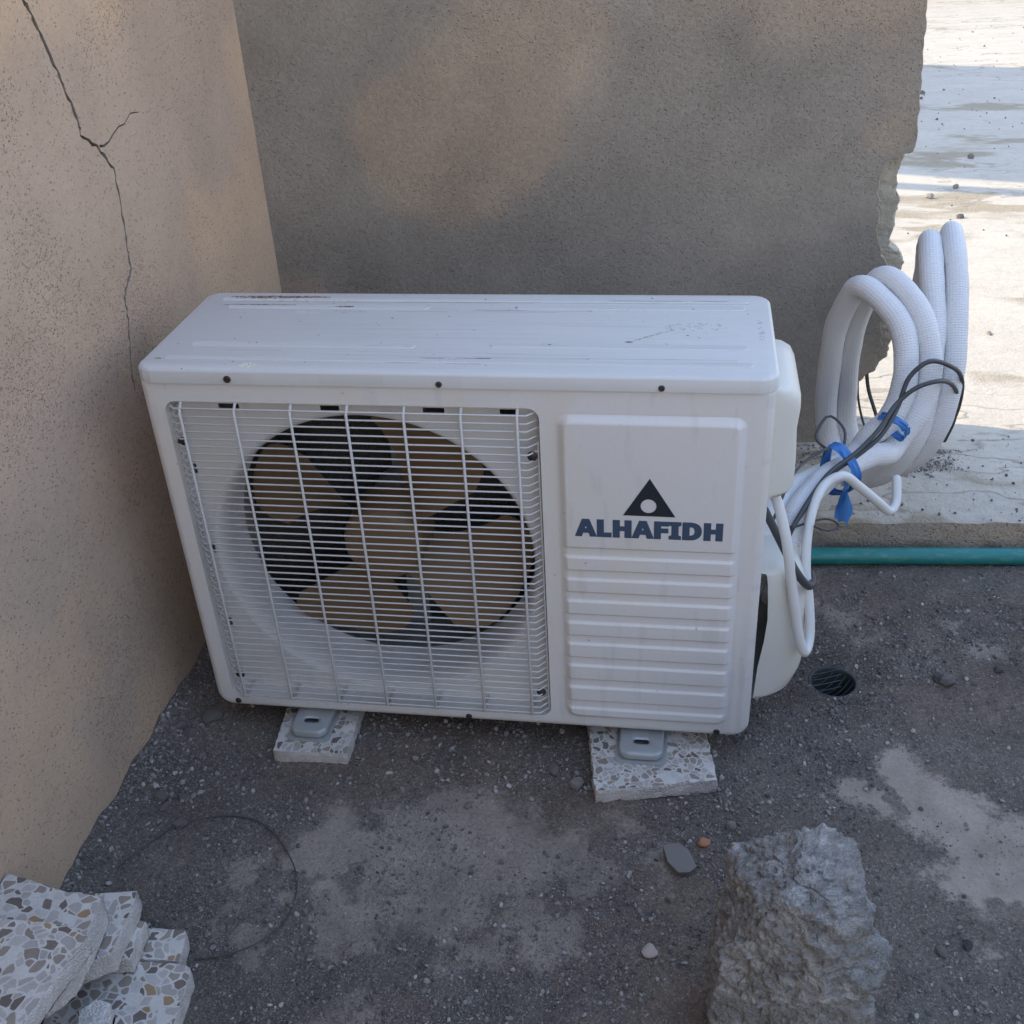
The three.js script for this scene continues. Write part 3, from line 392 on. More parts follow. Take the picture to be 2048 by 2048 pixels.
// ------------------------------------------------------------------ terrazzo tiles
function terrazzo(seed, S, cells) { // marble chips in pale cement
  const w = 1024, r = rng(seed), n = cells, P = [], G = {};
  const cs = S / n; for (let j = 0; j < n; j++) for (let i = 0; i < n; i++) { const big = r(); P.push({ x: (i + r()) * cs, y: (j + r()) * cs, w: big < 0.25 ? 0 : cs * 0.55 * r(), a: r() * 3.14, e: 0.55 + 0.8 * r(), t: r(), s: r() }); }
  const chip = (t, s) => t < 0.14 ? [0.15 + 0.06 * s, 0.122 + 0.05 * s, 0.102 + 0.04 * s] : t < 0.40 ? [0.27 + 0.09 * s, 0.222 + 0.08 * s, 0.178 + 0.06 * s] : t < 0.76 ? [0.39 + 0.1 * s, 0.36 + 0.09 * s, 0.322 + 0.08 * s] : t < 0.79 ? [0.36, 0.24, 0.13] : [0.5 + 0.08 * s, 0.47 + 0.08 * s, 0.43 + 0.07 * s];
  return makeTex(w, w, S, S, (x, y, o) => {
    const wx = x + (fbm(x * 130, y * 130, 2) - 0.5) * cs * 0.16, wy = y + (fbm(x * 130 + 50, y * 130, 2) - 0.5) * cs * 0.16, ci = Math.floor(wx / cs), cj = Math.floor(wy / cs); let d1 = 1e9, d2 = 1e9, b = P[0];
    for (let dj = -2; dj <= 2; dj++) for (let di = -2; di <= 2; di++) { const p = P[((cj + dj + n) % n) * n + ((ci + di + n) % n)]; let dx = wx - p.x, dy = wy - p.y; dx -= Math.round(dx / S) * S; dy -= Math.round(dy / S) * S; const c = Math.cos(p.a), s = Math.sin(p.a), u = (dx * c + dy * s) * p.e, v = (-dx * s + dy * c) / p.e, d = Math.hypot(u, v) + p.w; if (d < d1) { d2 = d1; d1 = d; b = p; } else if (d < d2) d2 = d; }
    const gap = d2 - d1, k = sm(cs * (0.06 + 0.16 * b.s), cs * (0.13 + 0.16 * b.s), gap) * (b.t < 0.9 ? 1 : 0), f = vn(x * 900, y * 900), g = fbm(x * 60, y * 60, 3), c = chip(b.t, b.s), q = 0.92 + 0.16 * (f - 0.5) + 0.25 * (g - 0.5);
    o[0] = mix(0.63, c[0], k) * q; o[1] = mix(0.59, c[1], k) * q; o[2] = mix(0.54, c[2], k) * q; o[3] = 0.5 + 0.15 * k + 0.2 * (f - 0.5);
  }, null, THREE.RepeatWrapping);
}
const tzA = terrazzo(101, 0.30, 25), tzB = terrazzo(202, 0.30, 31);
const matTA = M({ map: tzA.map, roughness: 0.55, bumpMap: tzA.bump, bumpScale: 0.0006 }), matTB = M({ map: tzB.map, roughness: 0.6, bumpMap: tzB.bump, bumpScale: 0.0008 });
const mortarTex = makeTex(512, 512, 0.2, 0.2, (x, y, o) => { const a = fbm(x * 60, y * 60, 4), f = vn(x * 700, y * 700), k = 0.9 + 0.35 * (a - 0.5) + 0.25 * (f - 0.5); o[0] = 0.66 * k; o[1] = 0.61 * k; o[2] = 0.565 * k; o[3] = 0.5 + 0.7 * (a - 0.5) + 0.3 * (f - 0.5); });
const matMortar = M({ map: mortarTex.map, bumpMap: mortarTex.bump, bumpScale: 0.005, roughness: 1 });
function tile(name, poly, top, thick, mat, seed, label, rag = 0.003, uvo = [0, 0], group) {
  const r = rng(seed), P = [], N = poly.length; let area = 0; for (let i = 0; i < N; i++) { const a = poly[i], b = poly[(i + 1) % N]; area += a[0] * b[1] - b[0] * a[1]; } const q = area < 0 ? poly : poly.slice().reverse();
  for (let i = 0; i < N; i++) { const a = q[i], b = q[(i + 1) % N], L = Math.hypot(b[0] - a[0], b[1] - a[1]), n = Math.max(2, Math.round(L / 0.007)); for (let k = 0; k < n; k++) { const u = k / n, c = k === 0 ? 0.4 : 1; P.push([mix(a[0], b[0], u) + (r() - 0.5) * rag * c, mix(a[1], b[1], u) + (r() - 0.5) * rag * c]); } }
  const cx = P.reduce((s, p) => s + p[0], 0) / P.length, cz = P.reduce((s, p) => s + p[1], 0) / P.length, n = P.length;
  const sh = shape(P.map((p) => [p[0] - cx, -(p[1] - cz)]));
  const tg = new THREE.ShapeGeometry(sh); tg.rotateX(-Math.PI / 2); tg.translate(cx, top, cz); { const uv = tg.attributes.uv, p = tg.attributes.position; for (let i = 0; i < uv.count; i++) uv.setXY(i, p.getX(i) + uvo[0], p.getZ(i) + uvo[1]); }
  const lv = [[1, 0], [1.004, -0.0015], [1.01, -0.004], [1.012, -0.35 * thick], [1.006, -0.65 * thick], [1.0, -0.9 * thick], [0.985, -thick]], s2 = rng(seed + 9);
  const jit = []; for (let j = 0; j < lv.length; j++) { jit.push([]); for (let i = 0; i < n; i++) jit[j].push(j < 2 ? 0 : (s2() - 0.5) * rag * 1.3); }
  let len = 0; const acc = P.map((p, i) => { const o = len; const b = P[(i + 1) % n]; len += Math.hypot(b[0] - p[0], b[1] - p[1]); return o; });
  const sg = gridMesh(n, lv.length - 1, (i, j) => { const p = P[i % n], k = lv[j][0], d = Math.hypot(p[0] - cx, p[1] - cz), e = (k - 1) * 0.09 + jit[j][i % n], ux = (p[0] - cx) / d, uz = (p[1] - cz) / d; return [p[0] + ux * e, top + lv[j][1], p[1] + uz * e, i === n ? len : acc[i], lv[j][1] + 0.1]; });
  { const ix = sg.index.array; if (true) for (let i = 0; i < ix.length; i += 3) { const a = ix[i + 1]; ix[i + 1] = ix[i + 2]; ix[i + 2] = a; } sg.computeVertexNormals(); }
  const bg = new THREE.ShapeGeometry(sh); bg.rotateX(Math.PI / 2); bg.scale(0.985, 1, -0.985); bg.translate(cx, top - thick, cz);
  const t = thing(name, [cx, top - thick, cz], label, 'tile', group);
  part('terrazzo_face', tg, mat, t); part('mortar_bed', mergeGeometries([sg, bg]), matMortar, t); return t;
}
tile('terrazzo_tile', [[0.600, -0.06], [0.608, -0.001], [0.626, 0.106], [0.804, 0.068], [0.79, -0.018], [0.782, -0.06]], 0.028, 0.0275, matTB, 31, 'broad terrazzo tile under the right foot of the air conditioner', 0.003, [0.02, 0.05]);
tile('terrazzo_tile', [[0.100, -0.06], [0.105, -0.017], [0.113, 0.071], [0.232, 0.067], [0.229, -0.019], [0.226, -0.06]], 0.028, 0.0275, matTB, 32, 'small terrazzo tile under the left foot of the air conditioner', 0.002, [0.13, 0.21]);
tile('terrazzo_tile', [[0.046, 0.413], [0.106, 0.409], [0.112, 0.418], [0.119, 0.456], [0.045, 0.458]], 0.031, 0.029, matTA, 33, 'small square terrazzo offcut farthest right in the corner pile', 0.0016, [0.3, 0.05]);
tile('terrazzo_tile', [[-0.004, 0.466], [0.121, 0.461], [0.134, 0.4635], [0.1405, 0.472], [0.149, 0.55], [0.151, 0.593], [-0.007, 0.612], [-0.018, 0.529]], 0.033, 0.0315, matTA, 34, 'large terrazzo tile lying lowest at the front of the pile', 0.0016, [0.11, 0.02]);
tile('terrazzo_tile', [[0.045, 0.424], [0.066, 0.425], [0.070, 0.481], [0.03, 0.486], [-0.02, 0.48], [-0.02, 0.43]], 0.061, 0.028, matTA, 35, 'pale terrazzo scrap with only a sliver showing in the middle of the pile', 0.0016, [0.02, 0.2]);
tile('terrazzo_tile', [[-0.09, 0.42], [0.007, 0.414], [0.053, 0.405], [0.057, 0.419], [0.062, 0.498], [0.03, 0.52], [-0.085, 0.52]], 0.096, 0.035, matTA, 36, 'broken terrazzo tile with a brown mortar side under the second layer', 0.0016, [0.22, 0.14]);
tile('terrazzo_tile', [[-0.098, 0.434], [-0.065, 0.440], [-0.003, 0.454], [0.041, 0.455], [0.048, 0.507], [0.049, 0.56], [0.03, 0.592], [-0.09, 0.597]], 0.145, 0.047, matTA, 37, 'cracked terrazzo tile just below the topmost one, against the wall', 0.0016, [0.05, 0.11]);
tile('terrazzo_tile', [[-0.09, 0.515], [-0.049, 0.520], [0.034, 0.522], [0.07, 0.533], [0.05, 0.648], [0.043, 0.688], [-0.07, 0.70]], 0.175, 0.029, matTA, 38, 'topmost terrazzo tile of the pile in the corner', 0.0016, [0.17, 0.09]);
tile('terrazzo_tile', [[0.055, 0.538], [0.073, 0.543], [0.079, 0.58], [0.048, 0.584], [0.040, 0.555]], 0.062, 0.0285, matMortar, 39, 'chalky white tile scrap lying on the lowest front tile', 0.006, [0, 0]);

function worley(x, y, z) { const xi = Math.floor(x), yi = Math.floor(y), zi = Math.floor(z); let d = 9; for (let a = -1; a <= 1; a++) for (let b = -1; b <= 1; b++) for (let c = -1; c <= 1; c++) { const X = xi + a, Y = yi + b, Z = zi + c, dx = X + h3(X, Y, Z) - x, dy = Y + h3(X + 31, Y, Z) - y, dz = Z + h3(X, Y + 57, Z) - z; d = Math.min(d, dx * dx + dy * dy + dz * dz); } return Math.sqrt(d); }
// ------------------------------------------------------------------ rubble block at the front
{
  const g0 = mergeVertices(new THREE.IcosahedronGeometry(1, 118).deleteAttribute('uv').deleteAttribute('normal'), 1e-5), p = g0.attributes.position, v = new THREE.Vector3();
  const planes = [[-0.9, 0.30, 0.1, 0.137], [0.72, 0.62, 0.2, 0.205], [0.1, 0.55, 0.83, 0.19], [-0.35, 0.1, 0.93, 0.078], [0.75, 0.15, 0.65, 0.1], [0.95, -0.25, 0.1, 0.07], [-0.6, 0.75, -0.2, 0.228], [0.25, 0.95, -0.1, 0.282], [-0.05, 0.98, 0.25, 0.288], [0.45, 0.05, 0.9, 0.078]].map((q) => { const l = Math.hypot(q[0], q[1], q[2]); return [q[0] / l, q[1] / l, q[2] / l, q[3] + (q[1] > 0.5 ? 0.012 : 0)]; });
  for (let i = 0; i < p.count; i++) {
    v.fromBufferAttribute(p, i); const e = 6, n = Math.pow(Math.pow(Math.abs(v.x), e) + Math.pow(Math.abs(v.y), e) + Math.pow(Math.abs(v.z), e), -1 / e); const x = v.x * n, y = v.y * n, z = v.z * n, up = (y + 1) / 2;
    let X = x * mix(0.088, 0.064, sm(0.2, 1, up)) - 0.004, Y = up * 0.325, Z = z * mix(0.082, 0.064, up) - 0.012 * up;
    for (const [a, b, c, d] of planes) { const t = X * a + Y * b + Z * c; if (t > d) { const k = t - d; X -= k * a; Y -= k * b; Z -= k * c; } }
    const ju = Math.exp(-((Y - 0.185) ** 2) / 0.0005) * sm(0.5, 1, x) * sm(-0.6, 0.4, z); X += 0.020 * ju;
    const a = fbm3(X * 13 + 3, Y * 13, Z * 13, 3) - 0.5, b = fbm3(X * 48, Y * 48, Z * 48, 4) - 0.5, c = fbm3(X * 210, Y * 210, Z * 210, 2) - 0.5, ms = sm(0.45, 0.6, fbm3(X * 20 + 11, Y * 20, Z * 20, 2)), wl = worley(X * 75, Y * 75, Z * 75), pit = sm(0.62, 0.75, vn3(X * 120 + 40, Y * 120, Z * 120)), ledge = sm(0.0, 0.012, Math.abs(fbm3(X * 9 + 70, Y * 16, Z * 9, 3) - 0.5)) - 1;
    const d = 0.022 * a + 0.018 * b + 0.0062 * c + 0.0085 * Math.max(0, 0.45 - wl) * ms * 1.6 - 0.004 * pit + 0.004 * ledge, m = v.clone().normalize(); X += m.x * d; Y += m.y * d * 0.8; Z += m.z * d;
    p.setXYZ(i, 0.880 + X, Math.max(-0.01, Y - 0.006), 0.455 + Z);
  }
  g0.computeVertexNormals(); const uv = []; for (let i = 0; i < p.count; i++) { const ax = p.getX(i) - 0.88, az = p.getZ(i) - 0.455, ay = p.getY(i); uv.push(ax + 0.55 * az + 0.3 * ay, ay * 0.9 - 0.75 * az + 0.2 * ax); }; g0.setAttribute('uv', new THREE.Float32BufferAttribute(uv, 2));
  const t = makeTex(1024, 1024, 0.5, 0.5, (x, y, o) => { const a = fbm(x * 26, y * 26, 4), b = fbm(x * 120, y * 120, 3), f = vn(x * 900, y * 900), st = sm(0.58, 0.7, vn(x * 90 + 4, y * 90)), k = 0.85 + 0.55 * (a - 0.5) + 0.6 * (b - 0.5) + 0.5 * (f - 0.5); o[0] = mix(0.25, 0.33, st) * k; o[1] = mix(0.232, 0.31, st) * k; o[2] = mix(0.208, 0.282, st) * k; o[3] = 0.5 + 0.6 * (b - 0.5) + 0.4 * (f - 0.5); });
  solo('concrete_block', g0, M({ map: t.map, bumpMap: t.bump, bumpScale: 0.0025, roughness: 1 }), [0.886, 0, 0.455], 'rough grey chunk of broken concrete standing in front', 'concrete chunk');
}

// ------------------------------------------------------------------ pipes, cables
const hoseT = makeTex(64, 64, 1, 1, (x, y, o) => { const a = Math.pow(Math.abs(Math.sin(x * Math.PI)), 0.6), b = Math.pow(Math.abs(Math.sin(y * Math.PI)), 0.35), h = a * b; const k = 0.92 + 0.08 * sm(0.2, 0.8, h); o[0] = 0.74 * k; o[1] = 0.73 * k; o[2] = 0.72 * k; o[3] = h; }, null, THREE.RepeatWrapping);
hoseT.map.repeat.set(1 / 0.0042, 22); hoseT.bump.repeat.set(1 / 0.0042, 22);
const matHose = M({ map: hoseT.map, bumpMap: hoseT.bump, bumpScale: 0.0007, roughness: 0.7 });
const HP = [[0.862,0.235,-0.13],[0.873,0.275,-0.145],[0.890,0.328,-0.19],[0.928,0.342,-0.26],[0.991,0.337,-0.34],[1.055,0.345,-0.40],[1.100,0.398,-0.43],[1.113,0.466,-0.46],[1.095,0.535,-0.5],[1.043,0.570,-0.56],[1.018,0.483,-0.62],[1.017,0.341,-0.66],[1.030,0.230,-0.66],[1.062,0.186,-0.6],[1.112,0.231,-0.53],[1.148,0.308,-0.5],[1.166,0.41,-0.52],[1.168,0.52,-0.58],[1.166,0.588,-0.65],[1.172,0.598,-0.71],[1.186,0.547,-0.78],[1.200,0.432,-0.85],[1.222,0.28,-0.93],[1.245,0.12,-0.99]];
{
  const c = new THREE.CatmullRomCurve3(HP.map(V), false, 'centripetal'), o = new THREE.Vector3(0.8, 0.25, -0.3), A = [], B = [], n = 130;
  for (let i = 0; i <= n; i++) { const p = c.getPointAt(i / n), t = c.getTangentAt(i / n), d = o.clone().addScaledVector(t, -o.dot(t)).normalize(); const w = 0.0195 + 0.001 * Math.sin(i * 0.7); A.push(p.clone().addScaledVector(d, -w).toArray()); B.push(p.clone().addScaledVector(d, w).toArray()); }
  const t = thing('insulated_pipes', HP[0], 'pair of white taped insulated pipes coiled beside the air conditioner', 'pipe coil');
  const wob = (g, s0) => { const p = g.attributes.position, n = g.attributes.normal; for (let i = 0; i < p.count; i++) { const x = p.getX(i), y = p.getY(i), z = p.getZ(i), d = 0.0045 * (fbm3(x * 26 + s0, y * 26, z * 26, 3) - 0.5); p.setXYZ(i, x + n.getX(i) * d, y + n.getY(i) * d, z + n.getZ(i) * d); } return g; };
  part('pipe', wob(tube(A, 0.0205, { seg: 420, rad: 24 }), 3), matHose, t); part('pipe', wob(tube(B, 0.0195, { seg: 420, rad: 24 }), 40), matHose, t);
}
const matCable = M({ color: col(0.055, 0.058, 0.06), roughness: 0.55 }), matCord = M({ color: col(0.66, 0.65, 0.62), roughness: 0.5 }), matTape = M({ color: col(0.045, 0.18, 0.46), roughness: 0.45, side: THREE.DoubleSide });
const lift = (L, d) => L.map((p) => [p[0] - d * 0.05, p[1] + d * 0.65, p[2] + d * 0.75]);
solo('drain_hose', tube([[0.86,0.426,-0.11],[0.867,0.431,-0.085],[0.883,0.384,-0.06],[0.9,0.291,-0.05],[0.916,0.21,-0.05],[0.927,0.18,-0.055],[0.934,0.191,-0.075],[0.93,0.247,-0.1],[0.925,0.276,-0.12],[0.925,0.327,-0.15],[0.937,0.364,-0.19],[0.956,0.379,-0.22],[0.978,0.385,-0.23],[1.007,0.356,-0.25],[1.047,0.311,-0.275],[1.068,0.288,-0.29],[1.078,0.294,-0.305],[1.079,0.324,-0.33]], 0.0075, { rad: 12 }), matCord, [0.861, 0.417, -0.12], 'thin white hose hanging in a loop from the side of the unit', 'hose');
solo('grey_cable', tube(lift([[0.893,0.29,-0.15],[0.901,0.313,-0.17],[0.926,0.337,-0.21],[0.961,0.355,-0.27],[1.004,0.367,-0.31],[1.047,0.387,-0.35],[1.076,0.413,-0.4],[1.091,0.455,-0.42],[1.117,0.477,-0.43],[1.164,0.452,-0.47],[1.202,0.395,-0.535],[1.210,0.335,-0.56],[1.205,0.29,-0.57]], 0.025), 0.0038), matCable, [0.901, 0.313, -0.17], 'thick dark grey cable wrapped highest round the pipe coil', 'cable');
solo('grey_cable', tube(lift([[0.904,0.323,-0.17],[0.929,0.347,-0.21],[0.964,0.362,-0.27],[1.005,0.375,-0.31],[1.042,0.396,-0.35],[1.074,0.418,-0.4],[1.101,0.440,-0.41],[1.136,0.443,-0.43],[1.18,0.402,-0.5],[1.203,0.350,-0.55],[1.208,0.30,-0.57],[1.20,0.26,-0.575]], 0.028), 0.0038), matCable, [0.904, 0.323, -0.17], 'thick dark grey cable wrapped lower round the pipe coil', 'cable');
solo('flat_cable', tube([[0.855,0.40,-0.10],[0.87,0.376,-0.085],[0.884,0.355,-0.068],[0.9,0.329,-0.055],[0.921,0.292,-0.07],[0.934,0.268,-0.11],[0.938,0.25,-0.16]], 0.006), matCable, [0.865, 0.38, -0.1], 'black cable slanting down across the valve cover', 'cable');
solo('thin_wire', tube(lift([[0.868,0.349,-0.13],[0.898,0.39,-0.2],[0.926,0.389,-0.26],[0.955,0.392,-0.29],[0.961,0.386,-0.3],[0.945,0.391,-0.33],[0.965,0.415,-0.36],[0.988,0.402,-0.34],[0.986,0.376,-0.31]], 0.02), 0.0022, { rad: 8 }), matCable, [0.878, 0.349, -0.15], 'thin black wire curling up over the pipe bundle', 'wire');
solo('thin_wire', tube(lift([[0.890,0.33,-0.16],[0.909,0.317,-0.18],[0.933,0.321,-0.19],[0.958,0.32,-0.2],[0.977,0.302,-0.21],[0.958,0.306,-0.19],[0.935,0.325,-0.17]], 0.03), 0.0018, { rad: 8 }), matCable, [0.909, 0.317, -0.18], 'thin black wire looped beneath the blue tape', 'wire');
{ // loose wires hanging under the broken wall corner
  solo('hanging_wire', tube([[1.115, 0.24, -0.95], [1.125, 0.19, -0.945], [1.14, 0.15, -0.93], [1.16, 0.10, -0.91]], 0.004), matCable, [1.115, 0.24, -0.95], 'dark grey wire hanging out under the broken wall corner', 'wire');
  solo('hanging_wire', tube([[1.10, 0.23, -0.955], [1.106, 0.17, -0.945], [1.12, 0.12, -0.93], [1.14, 0.08, -0.9]], 0.0025), matCable, [1.10, 0.23, -0.955], 'thinner wire hanging left under the broken wall corner', 'wire');
}
function band(name, c, axis, rx, ry, w, label, tail) { // a strip of tape wound round the bundle, with crumpled layers
  const a = V(axis).normalize(), s = new THREE.Vector3().crossVectors(a, new THREE.Vector3(0, 1, 0)).normalize(), u = new THREE.Vector3().crossVectors(s, a), r = rng(5 + Math.round(c[0] * 100));
  const ph = [0, 1, 2, 3, 4, 5].map(() => r() * 6.28);
  const g = gridMesh(64, 10, (i, j) => { const f = i / 64 * Math.PI * 4, k = 1 + 0.03 * Math.sin(f * 3 + ph[0]) + 0.02 * Math.sin(f * 7 + j * 0.9 + ph[1]) + i * 0.0012 + 0.03 * Math.sin(j * 1.3 + f * 2 + ph[2]) , q = (j / 10 - 0.5) * w * (0.75 + 0.25 * Math.sin(f * 1.5 + ph[3])) + 0.004 * Math.sin(f * 2 + ph[4]); return [c[0] + s.x * Math.cos(f) * rx * k + u.x * Math.sin(f) * ry * k + a.x * q, c[1] + s.y * Math.cos(f) * rx * k + u.y * Math.sin(f) * ry * k + a.y * q, c[2] + s.z * Math.cos(f) * rx * k + u.z * Math.sin(f) * ry * k + a.z * q, i, j]; });
  const gs = [g]; if (tail) gs.push(gridMesh(8, 12, (i, j) => { const t = j / 12, q = (i / 8 - 0.5) * tail[3] * (0.6 + 0.7 * Math.sin(t * 2.6 + 0.3)); return [tail[0] + q + 0.006 * Math.sin(t * 5 + i * 0.5), tail[1] - t * tail[4] + 0.004 * Math.sin(i * 2.2), tail[2] + 0.006 * Math.sin(i * 0.8 + t * 4) + 0.01 * t, i, j]; }));
  return solo(name, mergeGeometries(gs), matTape, c, label, 'tape');
}
band('blue_tape', [0.982, 0.358, -0.298], [0.8, 0.05, -0.65], 0.031, 0.042, 0.024, 'blue tape with a drooping tail binding pipes and cables together', [0.988, 0.370, -0.252, 0.014, 0.075]);
band('blue_tape', [1.072, 0.393, -0.386], [0.6, 0.6, -0.5], 0.025, 0.027, 0.016, 'blue tape strip holding the dark cables to the right pipe');
solo('blue_strap', tube([[1.147, 0.565, -0.66], [1.141, 0.52, -0.655], [1.137, 0.475, -0.63]], 0.0045), matTape, [1.147, 0.565, -0.66], 'short blue strap at the left edge of the tall pipe loop', 'strap');
{ // green water pipe along the foot of the slab
  const a = [0.86, 0.0185, edgeZ(0.86) + 0.034], b = [2.4, 0.0185, edgeZ(2.4) + 0.03], m = (t, d = 0) => [mix(a[0], b[0], t), 0.0185 + d, mix(a[2], b[2], t)];
  const tex = makeTex(512, 128, 1, 1, (x, y, o) => { const n = fbm(x * 30, y * 8, 4), s = sm(0.62, 0.72, fbm(x * 60 + 9, y * 14, 3)); o[0] = mix(0.012, 0.12, s * 0.35) + 0.01 * n; o[1] = mix(0.195, 0.26, s * 0.4) * (0.85 + 0.3 * n); o[2] = mix(0.175, 0.24, s * 0.4) * (0.85 + 0.3 * n); o[3] = 0.5; }, null, THREE.RepeatWrapping);
  const t = thing('water_pipe', a, 'teal green plastic pipe lying along the foot of the slab', 'pipe');
  part('pipe', tube([a, m(0.2, 0.0008), m(0.5, -0.0005), m(0.8, 0.001), b], 0.0165, { rad: 20 }), M({ map: tex.map, roughness: 0.4 }), t);
  const soc = new THREE.CylinderGeometry(0.0205, 0.0205, 0.07, 24); soc.rotateZ(Math.PI / 2); soc.translate(0.905, 0.0195, edgeZ(0.905) + 0.034); part('socket', soc, M({ color: col(0.012, 0.13, 0.12), roughness: 0.4 }), t);
}
{ // drain hole with a net over it
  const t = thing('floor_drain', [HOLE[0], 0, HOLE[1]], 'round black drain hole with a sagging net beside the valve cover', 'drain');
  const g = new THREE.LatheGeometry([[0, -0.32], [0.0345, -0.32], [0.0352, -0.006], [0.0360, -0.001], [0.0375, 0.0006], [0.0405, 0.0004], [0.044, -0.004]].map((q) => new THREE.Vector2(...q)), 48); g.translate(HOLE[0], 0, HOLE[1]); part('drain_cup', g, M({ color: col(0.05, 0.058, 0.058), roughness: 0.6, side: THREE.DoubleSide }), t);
  const ws = []; for (let k = -3; k <= 3; k++) for (const s of [0, 1]) { const o = k * 0.0105, L = Math.sqrt(Math.max(0, 0.034 * 0.034 - o * o)), P = []; for (let q = 0; q <= 8; q++) { const f = -1 + q / 4, d = f * L, c = 0.72, x = s ? o * c - d * 0.69 : d * c + o * 0.69, z = s ? o * 0.69 + d * c : -d * 0.69 + o * c; P.push([HOLE[0] + x, -0.006 - 0.016 * (1 - (x * x + z * z) / 0.00116), HOLE[1] + z]); } ws.push(wire(P, 0.0004, 5)); }
  part('net', mergeGeometries(ws), M({ color: col(0.045, 0.055, 0.055), roughness: 0.6 }), t);
  const ml = []; for (let k = 0; k < 7; k++) { const x0 = 0.925 + 0.002 * k, z0 = -0.155 - 0.016 * k; ml.push(tube([[x0, groundY(x0, z0) + 0.004, z0], [x0 + 0.04, groundY(x0 + 0.04, z0 - 0.01) + 0.006, z0 - 0.008], [x0 + 0.085, groundY(x0 + 0.085, z0 - 0.02) + 0.003, z0 - 0.03]], 0.0007, { rad: 5, seg: 10 })); }
  solo('loose_netting', mergeGeometries(ml), matCable, [0.93, 0, -0.2], 'frayed dark net strands on the grit beside the drain', 'netting');
}
{ // thin wire lying in a wide arc
  const L = [[-0.045, 0.30], [-0.023, 0.268], [0.006, 0.22], [0.07, 0.193], [0.132, 0.202], [0.188, 0.246], [0.221, 0.295], [0.227, 0.353], [0.208, 0.397], [0.167, 0.426], [0.125, 0.434]].map(([x, z], i) => [x, groundY(x, z) + 0.004 + 0.003 * Math.sin(i * 1.7), z]);
  solo('loose_wire', tube(L, 0.0011, { rad: 6 }), matCable, [0.07, 0, 0.193], 'thin black wire lying in a wide arc on the ground', 'wire');
}

// ------------------------------------------------------------------ stones and grit
function stoneGeo(seed, det = 2, flat = 0.65) { const g = mergeVertices(new THREE.IcosahedronGeometry(1, det).deleteAttribute('uv').deleteAttribute('normal'), 1e-4), p = g.attributes.position, r = rng(seed), ox = r() * 50, cuts = []; for (let q = 0; q < 7; q++) { const v = new THREE.Vector3(r() - 0.5, r() - 0.5, r() - 0.5).normalize(); cuts.push([v.x, v.y, v.z, 0.48 + 0.3 * r()]); } for (let i = 0; i < p.count; i++) { const x = p.getX(i), y = p.getY(i), z = p.getZ(i), k = 0.7 + 0.6 * fbm3(x * 1.3 + ox, y * 1.3, z * 1.3 + ox, 2); let X = x * k, Y = y * k, Z = z * k * 0.8; for (const [a, b, c, d] of cuts) { const t = X * a + Y * b + Z * c; if (t > d) { X -= (t - d) * a; Y -= (t - d) * b; Z -= (t - d) * c; } } p.setXYZ(i, X, Y * flat, Z); } g.computeVertexNormals(); g.setAttribute('uv', new THREE.Float32BufferAttribute(new Float32Array(p.count * 2).map((_, i) => (i % 2 ? p.getY(i >> 1) : p.getX(i >> 1))), 2)); return g; }
const matStones = [[0.16, 0.155, 0.15], [0.31, 0.30, 0.29], [0.42, 0.40, 0.38], [0.12, 0.13, 0.135]].map((c) => M({ color: col(c[0] * 1.05, c[1] * 0.97, c[2] * 0.9), roughness: 0.95, bumpMap: mortarTex.bump, bumpScale: 0.004 }));
const stone = (x, z, s, m, label, group, seed, flat = 0.65) => { const g = toCreasedNormals(stoneGeo(seed, 5, flat), 0.45); g.scale(s * 1.15, s * 1.15, s * 1.15); g.rotateY(seed * 1.7); const y = groundY(x, z) + s * flat * 0.55; g.translate(x, y, z); solo('stone', g, matStones[m], [x, groundY(x, z), z], label, 'stone', group); };
stone(-0.028, -0.022, 0.017, 1, 'flat grey pebble nearest the lower left corner of the unit', null, 1, 0.45);
stone(0.5955, 0.0745, 0.011, 2, 'pale angular stone just left of the right terrazzo tile', null, 2);
stone(0.5557, 0.047, 0.0105, 1, 'oval grey pebble below the middle of the unit', null, 3);
stone(1.1878, -0.217, 0.0135, 1, 'round grey pebble on the grit right of the drain', null, 4, 0.8);
stone(1.172, -0.222, 0.010, 0, 'smaller brown pebble touching the round pebble right of the drain', null, 5, 0.7);
stone(1.2753, -0.2546, 0.009, 0, 'half buried pebble at the right edge of the grit', null, 6);
stone(1.083, 0.316, 0.008, 1, 'smooth pebble at the right of the concrete chunk', null, 7);
stone(1.1177, 0.304, 0.007, 3, 'dark pebble farthest right beside the concrete chunk', null, 8);
stone(0.771, 0.0735, 0.007, 2, 'white stone chip by the front right corner of the right tile', null, 9);
stone(0.8247, 0.1324, 0.0085, 2, 'pale stone chip behind the concrete chunk', null, 10);
stone(0.742, 0.27, 0.008, 2, 'whitish crumbled stone left of the concrete chunk', null, 12);
stone(0.437, 0.133, 0.006, 2, 'small white chip in the middle of the dusty patch', null, 13);
for (const [x, z, s, sd3] of [[-0.086, -0.004, 0.010, 21], [-0.068, 0.016, 0.009, 22], [-0.05, 0.0245, 0.012, 23], [-0.062, -0.012, 0.008, 24]]) stone(x, z, s, 1, 'grey stone in the cluster at the foot of the cracked wall', 'stones clustered at the foot of the cracked wall', sd3);
for (const [x, z, s, sd3] of [[0.0145, 0.212, 0.009, 41], [-0.035, 0.17, 0.010, 42], [-0.022, 0.185, 0.008, 43], [0.0, 0.165, 0.008, 44], [-0.05, 0.20, 0.007, 45]]) stone(x, z, s, 1, 'grey stone in the group beside the arc of wire', 'stones grouped beside the arc of wire', sd3);
